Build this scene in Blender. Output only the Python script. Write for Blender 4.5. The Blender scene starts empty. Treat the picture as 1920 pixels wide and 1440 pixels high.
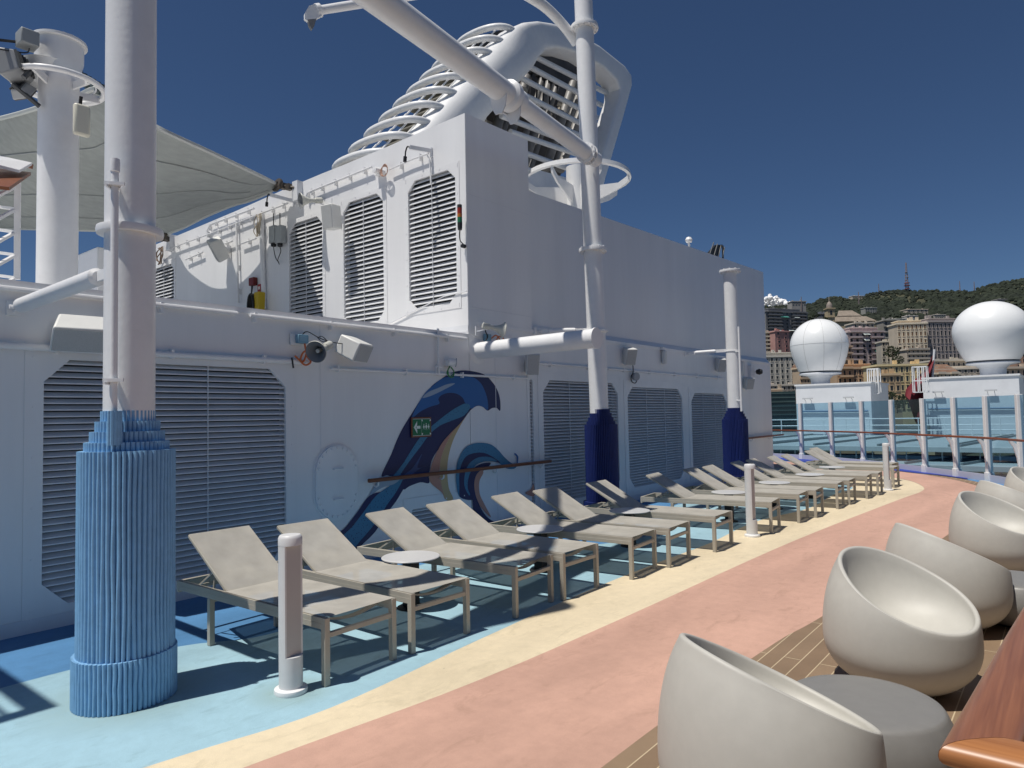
import bpy, math, random
from mathutils import Vector as V, Matrix as M, noise
random.seed(7)
R=math.radians; PI=math.pi
sc=bpy.context.scene
COL=bpy.data.collections.new('scene'); sc.collection.children.link(COL)
# ---------------------------------------------------------------- camera model (metres; Y runs forward along the ship)
F=1300.0; CH=1.75
cy_=R(38.79); cp_=R(2.642); cr_=R(1.15)
fh=V((-math.sin(cy_),math.cos(cy_),0)); rt=V((math.cos(cy_),math.sin(cy_),0)); up=V((0,0,1))
fwd=fh*math.cos(cp_)+up*math.sin(cp_); u2=-fh*math.sin(cp_)+up*math.cos(cp_)
ci=rt*math.cos(cr_)-u2*math.sin(cr_); cj=rt*math.sin(cr_)+u2*math.cos(cr_)
O=V((0,0,CH))
def ray(x,y): return ci*(x-960)-cj*(y-720)+fwd*F
def at(x,y,d): return O+ray(x,y)*(d/F)
def pz(x,y,z=0): r=ray(x,y); return O+r*((z-CH)/r.z)
def px_(x,y,X): r=ray(x,y); return O+r*(X/r.x)
def py_(x,y,Y): r=ray(x,y); return O+r*(Y/r.y)
# ---------------------------------------------------------------- materials
MATS={}
def mat(name,col,rough=.5,metal=0,nscale=0,namt=0,bump=0,bscale=40,col2=None,spec=.5,streak=0):
    if name in MATS: return MATS[name]
    m=bpy.data.materials.new(name); m.use_nodes=True; nt=m.node_tree; n=nt.nodes; l=nt.links
    b=n['Principled BSDF']; b.inputs['Roughness'].default_value=rough; b.inputs['Metallic'].default_value=metal
    b.inputs['Specular IOR Level'].default_value=spec
    b.inputs['Base Color'].default_value=(*col,1)
    tc=n.new('ShaderNodeTexCoord')
    if namt:
        nz=n.new('ShaderNodeTexNoise'); nz.inputs['Scale'].default_value=nscale; nz.inputs['Detail'].default_value=6; nz.inputs['Roughness'].default_value=.65
        mp=n.new('ShaderNodeMapping'); mp.inputs['Scale'].default_value=(1,1,.12 if streak else 1)
        l.new(tc.outputs['Object'],mp.inputs[0]); l.new(mp.outputs[0],nz.inputs['Vector'])
        cr=n.new('ShaderNodeValToRGB'); c2=col2 or tuple(c*(1-namt) for c in col)
        cr.color_ramp.elements[0].position=.35; cr.color_ramp.elements[0].color=(*c2,1)
        cr.color_ramp.elements[1].position=.65; cr.color_ramp.elements[1].color=(*col,1)
        l.new(nz.outputs['Fac'],cr.inputs[0]); l.new(cr.outputs[0],b.inputs['Base Color'])
    if bump:
        nb=n.new('ShaderNodeTexNoise'); nb.inputs['Scale'].default_value=bscale; nb.inputs['Detail'].default_value=3
        l.new(tc.outputs['Object'],nb.inputs['Vector'])
        bp=n.new('ShaderNodeBump'); bp.inputs['Strength'].default_value=bump; bp.inputs['Distance'].default_value=.02
        l.new(nb.outputs['Fac'],bp.inputs['Height']); l.new(bp.outputs[0],b.inputs['Normal'])
    MATS[name]=m; return m
def deckmat(name,col,grain=.12,stains=()):
    m=bpy.data.materials.new(name); m.use_nodes=True; n=m.node_tree.nodes; l=m.node_tree.links; b=n['Principled BSDF']
    tc=n.new('ShaderNodeTexCoord')
    a=n.new('ShaderNodeTexNoise'); a.inputs['Scale'].default_value=260; a.inputs['Detail'].default_value=2
    w=n.new('ShaderNodeTexNoise'); w.inputs['Scale'].default_value=.9; w.inputs['Detail'].default_value=7; w.inputs['Roughness'].default_value=.6; w.inputs['Distortion'].default_value=.6
    s=n.new('ShaderNodeTexNoise'); s.inputs['Scale'].default_value=9; s.inputs['Detail'].default_value=8; s.inputs['Roughness'].default_value=.75
    mp=n.new('ShaderNodeMapping'); mp.inputs['Scale'].default_value=(1,.35,1); mp.inputs['Rotation'].default_value=(0,0,.9)
    l.new(tc.outputs['Object'],mp.inputs[0])
    l.new(tc.outputs['Object'],a.inputs[0]); l.new(mp.outputs[0],w.inputs[0]); l.new(tc.outputs['Object'],s.inputs[0])
    def mul(fac,src,lo,hi,A,B):
        r=n.new('ShaderNodeMapRange'); r.inputs['From Min'].default_value=A; r.inputs['From Max'].default_value=B
        r.inputs['To Min'].default_value=lo; r.inputs['To Max'].default_value=hi; l.new(src,r.inputs['Value'])
        return r.outputs[0]
    f1=mul(0,a.outputs['Fac'],1-grain,1+grain,.3,.7); f2=mul(0,w.outputs['Fac'],.80,1.06,.3,.62); f3=mul(0,s.outputs['Fac'],.93,1.04,.3,.6)
    m1=n.new('ShaderNodeMath'); m1.operation='MULTIPLY'; l.new(f1,m1.inputs[0]); l.new(f2,m1.inputs[1])
    m2=n.new('ShaderNodeMath'); m2.operation='MULTIPLY'; l.new(m1.outputs[0],m2.inputs[0]); l.new(f3,m2.inputs[1])
    vm=n.new('ShaderNodeVectorMath'); vm.operation='SCALE'; vm.inputs[0].default_value=col; l.new(m2.outputs[0],vm.inputs['Scale'])
    # sparse dark scuff marks
    mq=n.new('ShaderNodeMapping'); mq.inputs['Scale'].default_value=(2.2,.9,1); mq.inputs['Rotation'].default_value=(0,0,.5); l.new(tc.outputs['Object'],mq.inputs[0])
    sc2=n.new('ShaderNodeTexNoise'); sc2.inputs['Scale'].default_value=2.3; sc2.inputs['Detail'].default_value=10; sc2.inputs['Roughness'].default_value=.72; sc2.inputs['Distortion'].default_value=1.5; l.new(mq.outputs[0],sc2.inputs[0])
    rr=n.new('ShaderNodeMapRange'); rr.inputs['From Min'].default_value=.54; rr.inputs['From Max'].default_value=.72; rr.inputs['To Max'].default_value=.42; l.new(sc2.outputs['Fac'],rr.inputs['Value'])
    mxs=n.new('ShaderNodeMix'); mxs.data_type='RGBA'; l.new(rr.outputs[0],mxs.inputs[0]); l.new(vm.outputs[0],mxs.inputs[6]); mxs.inputs[7].default_value=(col[0]*.55,col[1]*.55,col[2]*.5,1)
    vo=n.new('ShaderNodeTexVoronoi'); vo.inputs['Scale'].default_value=3.1; l.new(tc.outputs['Object'],vo.inputs[0])
    rv=n.new('ShaderNodeMapRange'); rv.inputs['From Min'].default_value=.018; rv.inputs['From Max'].default_value=.035; rv.inputs['To Min'].default_value=.45; rv.inputs['To Max'].default_value=0; l.new(vo.outputs['Distance'],rv.inputs['Value'])
    mxt=n.new('ShaderNodeMix'); mxt.data_type='RGBA'; l.new(rv.outputs[0],mxt.inputs[0]); l.new(mxs.outputs[2],mxt.inputs[6]); mxt.inputs[7].default_value=(.12,.10,.08,1)
    last=mxt.outputs[2]
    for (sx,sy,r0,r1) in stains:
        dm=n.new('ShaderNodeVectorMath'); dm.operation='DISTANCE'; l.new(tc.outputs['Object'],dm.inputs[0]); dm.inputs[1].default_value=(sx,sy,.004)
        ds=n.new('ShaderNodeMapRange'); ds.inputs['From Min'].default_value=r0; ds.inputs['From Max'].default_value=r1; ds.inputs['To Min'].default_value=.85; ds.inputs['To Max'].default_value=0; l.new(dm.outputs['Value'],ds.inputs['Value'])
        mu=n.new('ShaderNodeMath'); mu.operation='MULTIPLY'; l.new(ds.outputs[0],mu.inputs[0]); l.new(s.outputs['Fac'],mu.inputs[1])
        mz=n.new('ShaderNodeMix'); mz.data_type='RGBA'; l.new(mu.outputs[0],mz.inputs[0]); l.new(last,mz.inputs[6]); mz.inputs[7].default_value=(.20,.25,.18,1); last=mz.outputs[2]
    l.new(last,b.inputs['Base Color']); b.inputs['Roughness'].default_value=.62; b.inputs['Specular IOR Level'].default_value=.35
    bp=n.new('ShaderNodeBump'); bp.inputs['Strength'].default_value=.25; bp.inputs['Distance'].default_value=.004
    l.new(a.outputs['Fac'],bp.inputs['Height']); l.new(bp.outputs[0],b.inputs['Normal'])
    return m
def plankmat():
    m=bpy.data.materials.new('plank'); m.use_nodes=True; n=m.node_tree.nodes; l=m.node_tree.links; b=n['Principled BSDF']
    tc=n.new('ShaderNodeTexCoord'); mp=n.new('ShaderNodeMapping'); mp.inputs['Rotation'].default_value=(0,0,R(90)); 
    l.new(tc.outputs['Object'],mp.inputs[0])
    br=n.new('ShaderNodeTexBrick'); br.inputs['Scale'].default_value=1; br.inputs['Brick Width'].default_value=1.5; br.inputs['Row Height'].default_value=.118
    br.inputs['Mortar Size'].default_value=.0035; br.inputs['Mortar Smooth'].default_value=.1; br.offset=.37
    br.inputs['Color1'].default_value=(.31,.215,.135,1); br.inputs['Color2'].default_value=(.26,.175,.108,1); br.inputs['Mortar'].default_value=(.62,.5,.33,1)
    l.new(mp.outputs[0],br.inputs[0])
    nz=n.new('ShaderNodeTexNoise'); nz.inputs['Scale'].default_value=3; nz.inputs['Detail'].default_value=8
    l.new(tc.outputs['Object'],nz.inputs[0])
    mx=n.new('ShaderNodeMix'); mx.data_type='RGBA'; mx.blend_type='MULTIPLY'; mx.inputs[0].default_value=.35
    l.new(br.outputs['Color'],mx.inputs[6]); l.new(nz.outputs['Fac'],mx.inputs[7]); l.new(mx.outputs[2],b.inputs['Base Color'])
    b.inputs['Roughness'].default_value=.6; return m
def woodmat(name,c1,c2,rough=.28,scale=(30,2.5,30)):
    m=bpy.data.materials.new(name); m.use_nodes=True; n=m.node_tree.nodes; l=m.node_tree.links; b=n['Principled BSDF']
    tc=n.new('ShaderNodeTexCoord'); mp=n.new('ShaderNodeMapping'); mp.inputs['Scale'].default_value=scale
    nz=n.new('ShaderNodeTexNoise'); nz.inputs['Scale'].default_value=1; nz.inputs['Detail'].default_value=9; nz.inputs['Distortion'].default_value=.25
    cr=n.new('ShaderNodeValToRGB'); cr.color_ramp.elements[0].position=.3; cr.color_ramp.elements[1].position=.7
    cr.color_ramp.elements[0].color=(*c1,1); cr.color_ramp.elements[1].color=(*c2,1)
    l.new(tc.outputs['Object'],mp.inputs[0]); l.new(mp.outputs[0],nz.inputs[0]); l.new(nz.outputs['Fac'],cr.inputs[0]); l.new(cr.outputs[0],b.inputs['Base Color'])
    b.inputs['Roughness'].default_value=rough; b.inputs['Coat Weight'].default_value=.12; b.inputs['Coat Roughness'].default_value=.4; return m
def seethrough(name,col,fac,tint=(1,1,1),rough=.6,weave=0,trans=0):
    m=bpy.data.materials.new(name); m.use_nodes=True; n=m.node_tree.nodes; l=m.node_tree.links; b=n['Principled BSDF']; out=n['Material Output']
    b.inputs['Base Color'].default_value=(*col,1); b.inputs['Roughness'].default_value=rough; b.inputs['Specular IOR Level'].default_value=.15
    t=n.new('ShaderNodeBsdfTransparent'); t.inputs[0].default_value=(*tint,1); mx=n.new('ShaderNodeMixShader'); mx.inputs[0].default_value=fac
    src=b.outputs[0]
    tc=n.new('ShaderNodeTexCoord')
    if weave:
        ck=n.new('ShaderNodeTexNoise'); ck.inputs['Scale'].default_value=6; ck.inputs['Detail'].default_value=8
        cr=n.new('ShaderNodeMapRange'); cr.inputs['From Min'].default_value=.3; cr.inputs['From Max'].default_value=.7; cr.inputs['To Min'].default_value=.86; cr.inputs['To Max'].default_value=1.05
        l.new(tc.outputs['Object'],ck.inputs[0]); l.new(ck.outputs[0],cr.inputs[0])
        w=n.new('ShaderNodeTexWave'); w.bands_direction='X'; w.inputs['Scale'].default_value=weave; w.inputs['Distortion'].default_value=0
        w2=n.new('ShaderNodeTexWave'); w2.bands_direction='Y'; w2.inputs['Scale'].default_value=weave
        l.new(tc.outputs['Object'],w.inputs[0]); l.new(tc.outputs['Object'],w2.inputs[0])
        ad=n.new('ShaderNodeMath'); ad.operation='ADD'; l.new(w.outputs['Fac'],ad.inputs[0]); l.new(w2.outputs['Fac'],ad.inputs[1])
        bp=n.new('ShaderNodeBump'); bp.inputs['Strength'].default_value=.35; bp.inputs['Distance'].default_value=.001
        l.new(ad.outputs[0],bp.inputs['Height']); l.new(bp.outputs[0],b.inputs['Normal'])
        vm=n.new('ShaderNodeVectorMath'); vm.operation='SCALE'; vm.inputs[0].default_value=col; l.new(cr.outputs[0],vm.inputs['Scale']); l.new(vm.outputs[0],b.inputs['Base Color'])
    if trans:
        tr=n.new('ShaderNodeBsdfTranslucent'); tr.inputs[0].default_value=(*col,1); m2=n.new('ShaderNodeMixShader'); m2.inputs[0].default_value=trans
        l.new(b.outputs[0],m2.inputs[1]); l.new(tr.outputs[0],m2.inputs[2]); src=m2.outputs[0]
    l.new(src,mx.inputs[1]); l.new(t.outputs[0],mx.inputs[2]); l.new(mx.outputs[0],out.inputs[0]); return m
def glassmat(name,tint,gloss=.08):
    m=bpy.data.materials.new(name); m.use_nodes=True; n=m.node_tree.nodes; l=m.node_tree.links; out=n['Material Output']; n.remove(n['Principled BSDF'])
    t=n.new('ShaderNodeBsdfTransparent'); t.inputs[0].default_value=(*tint,1)
    g=n.new('ShaderNodeBsdfGlossy'); g.inputs['Roughness'].default_value=.02
    lw=n.new('ShaderNodeLayerWeight'); lw.inputs[0].default_value=.5
    pw=n.new('ShaderNodeMath'); pw.operation='POWER'; pw.inputs[1].default_value=4; l.new(lw.outputs['Facing'],pw.inputs[0])
    fr=n.new('ShaderNodeMapRange'); fr.inputs['To Min'].default_value=.03; fr.inputs['To Max'].default_value=.6; l.new(pw.outputs[0],fr.inputs['Value'])
    mx=n.new('ShaderNodeMixShader'); l.new(fr.outputs[0],mx.inputs[0]); l.new(t.outputs[0],mx.inputs[1]); l.new(g.outputs[0],mx.inputs[2]); l.new(mx.outputs[0],out.inputs[0]); return m
def colmat(name,col,rough=.6,**k): return mat(name,col,rough,**k)
WALL=mat('wall_paint',(.81,.81,.815),.33,nscale=1.6,namt=.07,bump=.34,bscale=1.0,streak=1)
WHITE=mat('white_paint',(.82,.82,.82),.35,nscale=5,namt=.06,bump=.08,bscale=25)
WHITE2=mat('white_steel',(.74,.75,.77),.4,nscale=4,namt=.07)
SLAT=mat('slat_paint',(.74,.75,.77),.4,nscale=3,namt=.1)
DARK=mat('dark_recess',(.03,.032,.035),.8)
BLACK=mat('black_plastic',(.015,.015,.017),.5)
FRAME=mat('lounger_frame',(.40,.37,.31),.42,nscale=8,namt=.06)
SLING=seethrough('sling',(.455,.43,.38),.12,weave=55)
PLAST=mat('chair_plastic',(.50,.485,.44),.52,nscale=14,namt=.05,bump=.05,bscale=300)
PLAST2=mat('table_plastic',(.215,.21,.20),.42,nscale=14,namt=.06,bump=.05,bscale=300)
TABLE=mat('table_top',(.60,.60,.60),.3,nscale=6,namt=.05)
BOLL=mat('bollard_grey',(.66,.66,.66),.45,nscale=9,namt=.06)
BOLL2=mat('bollard_diffuser',(.44,.42,.41),.5)
SPK=mat('speaker_shell',(.72,.72,.69),.45,nscale=6,namt=.06)
SPKG=mat('speaker_grille',(.52,.53,.53),.6,nscale=300,namt=.4)
HORN=mat('horn_grey',(.50,.50,.45),.45)
RUBL=mat('blue_rib',(.21,.42,.66),.6,nscale=14,namt=.14,bump=.1,bscale=60)
RUBD=mat('navy_rib',(.008,.020,.13),.5,nscale=14,namt=.2)
TEAK=woodmat('varnished_teak',(.20,.075,.034),(.30,.120,.055),.3,(110,3,110))
TEAK2=woodmat('teak_end',(.30,.115,.036),(.43,.18,.062),.40,(3,110,110))
TEAKD=woodmat('dark_teak',(.14,.038,.012),(.24,.075,.024),.4,(60,3,60))
ORANGE=mat('orange_cable',(.55,.14,.04),.5); GREENC=mat('green_cable',(.05,.22,.07),.5)
BLUEBOX=mat('blue_box',(.16,.30,.40),.5)
SAIL=seethrough('sail_cloth',(.29,.31,.30),.015,weave=20,trans=.05)
GLASS=glassmat('aqua_glass',(.64,.79,.87))
# ---------------------------------------------------------------- mesh builder
class MB:
    def __init__(s): s.v=[]; s.f=[]; s.s=[]
    def add(s,vs,fs,sm=False,X=None):
        o=len(s.v)
        for p in vs:
            p=V(p); s.v.append(X@p if X else p)
        for f in fs: s.f.append([i+o for i in f]); s.s.append(sm)
        return s
    def box(s,a,b,X=None):
        x0,y0,z0=a; x1,y1,z1=b
        vs=[(x0,y0,z0),(x1,y0,z0),(x1,y1,z0),(x0,y1,z0),(x0,y0,z1),(x1,y0,z1),(x1,y1,z1),(x0,y1,z1)]
        return s.add(vs,[(0,3,2,1),(4,5,6,7),(0,1,5,4),(1,2,6,5),(2,3,7,6),(3,0,4,7)],False,X)
    def bar(s,p,q,w,h,upv=(0,0,1)):
        p=V(p);q=V(q); d=q-p; L=d.length; d.normalize(); u=V(upv)
        sd=d.cross(u)
        if sd.length<1e-4: sd=d.cross(V((1,0,0)))
        sd.normalize(); u=sd.cross(d)
        X=M((( sd.x,d.x,u.x,p.x),(sd.y,d.y,u.y,p.y),(sd.z,d.z,u.z,p.z),(0,0,0,1)))
        return s.box((-w/2,0,-h/2),(w/2,L,h/2),X)
    def tube(s,pts,r,n=12,closed=False,cap=True):
        pts=[V(p) for p in pts]; N=len(pts); rr=r if isinstance(r,(list,tuple)) else [r]*N
        tg=[]
        for i in range(N):
            a=pts[(i-1)%N] if (i>0 or closed) else pts[i]; b=pts[(i+1)%N] if (i<N-1 or closed) else pts[i]
            tg.append((b-a).normalized())
        nrm=tg[0].orthogonal().normalized(); rings=[]
        for i in range(N):
            nrm=(nrm-tg[i]*nrm.dot(tg[i])).normalized(); bn=tg[i].cross(nrm)
            rings.append([pts[i]+(nrm*math.cos(2*PI*k/n)+bn*math.sin(2*PI*k/n))*rr[i] for k in range(n)])
        vs=[p for g in rings for p in g]; fs=[]
        for i in range(N if closed else N-1):
            j=(i+1)%N
            for k in range(n): fs.append((i*n+k,i*n+(k+1)%n,j*n+(k+1)%n,j*n+k))
        s.add(vs,fs,True)
        if cap and not closed:
            s.add(rings[0],[list(range(n))[::-1]]); s.add(rings[-1],[list(range(n))])
        return s
    def lathe(s,prof,n=32,X=None,sm=True,a0=0,a1=2*PI):
        full=abs(a1-a0-2*PI)<1e-6; m=n if full else n+1
        vs=[(r*math.cos(a0+(a1-a0)*k/n),r*math.sin(a0+(a1-a0)*k/n),z) for r,z in prof for k in range(m)]
        fs=[]
        for i in range(len(prof)-1):
            for k in range(n):
                k2=(k+1)%m
                fs.append((i*m+k,i*m+k2,(i+1)*m+k2,(i+1)*m+k))
        return s.add(vs,fs,sm,X)
    def prism(s,poly,axis,thick,X=None):
        # poly: 3D points (planar); extruded by vector axis*thick
        a=[V(p) for p in poly]; d=V(axis)*thick; n=len(a)
        vs=a+[p+d for p in a]
        fs=[list(range(n))[::-1],[i+n for i in range(n)]]+[(i,(i+1)%n,(i+1)%n+n,i+n) for i in range(n)]
        return s.add(vs,fs,False,X)
    def build(s,name,m,parent=None,bevel=0,loc=None,rot=None,solid=0):
        me=bpy.data.meshes.new(name); me.from_pydata([tuple(p) for p in s.v],[],s.f); me.update()
        me.polygons.foreach_set('use_smooth',s.s)
        me.materials.append(m)
        me.set_sharp_from_angle(angle=R(38))
        o=bpy.data.objects.new(name,me); COL.objects.link(o)
        if parent: o.parent=parent
        if loc: o.location=loc
        if rot is not None: o.rotation_euler=rot
        if bevel:
            b=o.modifiers.new('bevel','BEVEL'); b.width=bevel; b.segments=2; b.limit_method='ANGLE'; b.angle_limit=R(40); b.harden_normals=False
        if solid:
            b=o.modifiers.new('solid','SOLIDIFY'); b.thickness=solid; b.offset=0
        return o
def tag(o,label=None,cat=None,group=None,kind=None):
    if label: o['label']=label
    if cat: o['category']=cat
    if group: o['group']=group
    if kind: o['kind']=kind
    return o
def thing(name,label,cat,loc=(0,0,0),rz=0,group=None):
    o=bpy.data.objects.new(name,None); COL.objects.link(o); o.location=loc; o.rotation_euler=(0,0,rz); o.empty_display_size=.2
    return tag(o,label,cat,group)
def copy_tree(o,parent=None):
    c=o.copy(); COL.objects.link(c)
    if parent: c.parent=parent
    for ch in list(KIDS.get(o.name,[])): copy_tree(ch,c)
    return c
KIDS={}
def index():
    KIDS.clear()
    for o in COL.objects:
        if o.parent: KIDS.setdefault(o.parent.name,[]).append(o)
def spline(pts,n=8,closed=False):
    P=[V(p) for p in pts]; out=[]; N=len(P)
    for i in range(N if closed else N-1):
        p0=P[(i-1)%N] if (i>0 or closed) else P[0]; p1=P[i]; p2=P[(i+1)%N]; p3=P[(i+2)%N] if (i+2<N or closed) else P[-1]
        for k in range(n):
            t=k/n; out.append(.5*((2*p1)+(p2-p0)*t+(2*p0-5*p1+4*p2-p3)*t*t+(3*p1-p0-3*p2+p3)*t**3))
    if not closed: out.append(P[-1])
    return out
def flat(name,pts,z,m,**k):
    mb=MB(); n=len(pts); mb.add([(p[0],p[1],z) for p in pts],[list(range(n))])
    o=mb.build(name,m); tag(o,kind='structure',**k); return o
SKYS=.06; SUNE=5.0; EXPO=-.2
# ================================================================ SETTING: deck sheets
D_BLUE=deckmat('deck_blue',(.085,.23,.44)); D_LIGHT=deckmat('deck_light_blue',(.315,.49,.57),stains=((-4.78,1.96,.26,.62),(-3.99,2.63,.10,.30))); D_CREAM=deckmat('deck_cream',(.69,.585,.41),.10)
D_PINK=deckmat('deck_pink',(.55,.335,.258),.10); D_EDGE=deckmat('deck_edge_blue',(.035,.06,.32)); PLANK=plankmat()
glassline=[(2.6,9.0),(1.6,12.5),(.35,15.8),(-.55,17.9),(-1.56,19.67),(-2.29,20.6),(-3.13,21.6),(-4.05,22.75),(-5.2,23.95),(-6.4,25.0),(-7.8,25.95),(-9.3,26.7),(-11,27.3)]
GL=[(p.x,p.y) for p in spline([(x,y,0) for x,y in glassline],6)]
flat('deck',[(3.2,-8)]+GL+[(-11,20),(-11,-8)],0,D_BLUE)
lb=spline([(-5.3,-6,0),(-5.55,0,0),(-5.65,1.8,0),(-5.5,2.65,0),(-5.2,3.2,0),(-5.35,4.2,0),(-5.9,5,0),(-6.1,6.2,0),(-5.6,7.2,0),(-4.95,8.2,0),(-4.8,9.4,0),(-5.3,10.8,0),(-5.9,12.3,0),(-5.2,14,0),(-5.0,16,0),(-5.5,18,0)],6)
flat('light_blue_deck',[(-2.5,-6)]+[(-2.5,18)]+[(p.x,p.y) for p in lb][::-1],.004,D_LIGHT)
cl=spline([(-4.3,-6,0),(-3.95,0,0),(-3.73,1.66,0),(-3.57,2.62,0),(-3.68,4.05,0),(-3.8,5.84,0),(-3.83,7.63,0),(-3.82,8.9,0),(-3.95,11,0),(-3.7,13,0),(-3.85,15,0),(-3.9,17,0),(-5.2,18.6,0),(-7,19.2,0)],6)
pk=spline([(-3.9,-6,0),(-3.5,0,0),(-3.31,1.97,0),(-3.13,3.41,0),(-3.05,5.26,0),(-2.95,9.64,0),(-2.62,15.0,0),(-2.5,16.5,0),(-2.6,17.6,0),(-3.15,19.1,0),(-4.2,20.3,0),(-6,21.3,0),(-8,22,0)],6)
flat('cream_path',[(p.x,p.y) for p in cl]+[(-8,22.0)]+[(p.x,p.y) for p in pk][::-1],.008,D_CREAM)
pr=spline([(-2.0,-6,0),(-1.88,0,0),(-1.87,3.4,0),(-1.80,5.3,0),(-1.69,6.4,0),(-1.42,10.4,0),(-1.28,14,0),(-1.45,16.8,0),(-1.63,18.2,0),(-2.45,20.0,0),(-3.5,21.35,0),(-5.1,22.85,0),(-8,24.6,0)],6)
flat('pink_path',[(p.x,p.y) for p in pk]+[(-8,24.6)]+[(p.x,p.y) for p in pr][::-1],.012,D_PINK)
inner=[(-3.5,21.35,0),(-2.55,20.45,0),(-1.85,19.45,0),(-.98,17.6,0),(.0,15.4,0),(1.25,12.2,0),(2.3,8.6,0),(2.7,-6,0)]
pl=[(p.x,p.y) for p in pr if p.y<21.3]
flat('blue_edge_strip',[(p.x,p.y) for p in spline([(-2.0,19.9,0),(-2.6,20.65,0),(-3.55,21.5,0),(-5.1,23.0,0),(-8,24.9,0),(-10.9,25.9,0)],6)]+[(-10.9,27.2)]+[q for q in GL[::-1] if -10.9<q[0]<-2.0],.018,D_EDGE)
flat('plank_deck',pl+[(p.x,p.y) for p in spline(inner,6)],.016,PLANK)
# ================================================================ LOWER WALL with louvre openings
XW=-6.92
def wall_fn(u0,u1,z0,z1,openings):
    """rectangles (u0,u1,z0,z1) of a wall minus openings"""
    cuts=sorted(openings); out=[]; u=u0
    for a,b,c,d in cuts:
        if a>u: out.append((u,a,z0,z1))
        out.append((a,b,z0,c)); out.append((a,b,d,z1)); u=b
    if u<u1: out.append((u,u1,z0,z1))
    return out
LOW=[(-4.6,-2.2,.18,2.34),(-1.2,1.2,.18,2.34),(2.12,4.52,.18,2.34),(6.40,7.37,.20,.54),(9.05,9.16,.25,2.36),(9.42,11.92,.25,2.36),(12.28,14.82,.25,2.30),(15.28,17.45,.25,2.22)]
wall=thing('lower_wall','long white painted steel wall behind the sun loungers','wall',(XW,0,0))
mb=MB()
for a,b,c,d in wall_fn(-8,7.6,0,2.92,[o for o in LOW if o[0]<7.5]): mb.box((-.16,a,c),(0,b,d))
for a,b,c,d in wall_fn(7.612,20.9,0,3.12,[o for o in LOW if o[0]>7.5]): mb.box((-.16,a,c),(0,b,d))
mb.build('wall_plate',WALL,wall)
mb=MB(); mb.box((-14,-8,2.92),(.02,7.6,2.98)); mb.box((-14,7.8,3.12),(.015,20.9,3.18)); mb.build('top_deck_plate',WHITE,wall)
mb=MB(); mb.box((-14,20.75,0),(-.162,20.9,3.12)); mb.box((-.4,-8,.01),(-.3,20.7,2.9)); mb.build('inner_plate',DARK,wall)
mb=MB(); 
for y in (1.32,4.98,8.2): mb.box((0,y-.006,.02),(.004,y+.006,2.9))
mb.box((0,-8,.0),(.012,20.9,.12))
mb.build('weld_seam',WHITE2,wall)
mb=MB(); mb.tube([(.05,-8,2.9),(.05,1.4,2.9)],.022,8); mb.tube([(.05,1.7,2.9),(.05,3.9,2.9)],.022,8); mb.tube([(.05,4.05,2.9),(.05,7.5,2.9)],.022,8)
for k in range(-7,8): mb.box((0,k+.1,2.83),(.06,k+.13,2.93))
mb.build('edge_pipe',WHITE,wall)
mb=MB(); mb.tube([(.05,-8,2.42),(.05,4.8,2.42)],.03,10); 
for k in range(-7,5): mb.box((0,k+.2,2.38),(.07,k+.23,2.47))
mb.tube([(.04,5.1,2.36),(.04,9.0,2.36)],.017,8)
for y in (5.2,6.3,7.4,8.6): mb.box((0,y,2.32),(.06,y+.02,2.40))
mb.build('conduit',WHITE,wall)
mb=MB(); mb.tube([(.04,9.1,2.62),(.04,11.5,2.62)],.017,8); mb.tube([(.04,11.52,2.62),(.04,17.2,2.60)],.017,8)
for y in (9.6,10.8,12.1,13.2,14.4,15.6,16.8): mb.box((0,y,2.57),(.06,y+.02,2.65))
mb.build('conduit',WHITE,wall)
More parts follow.
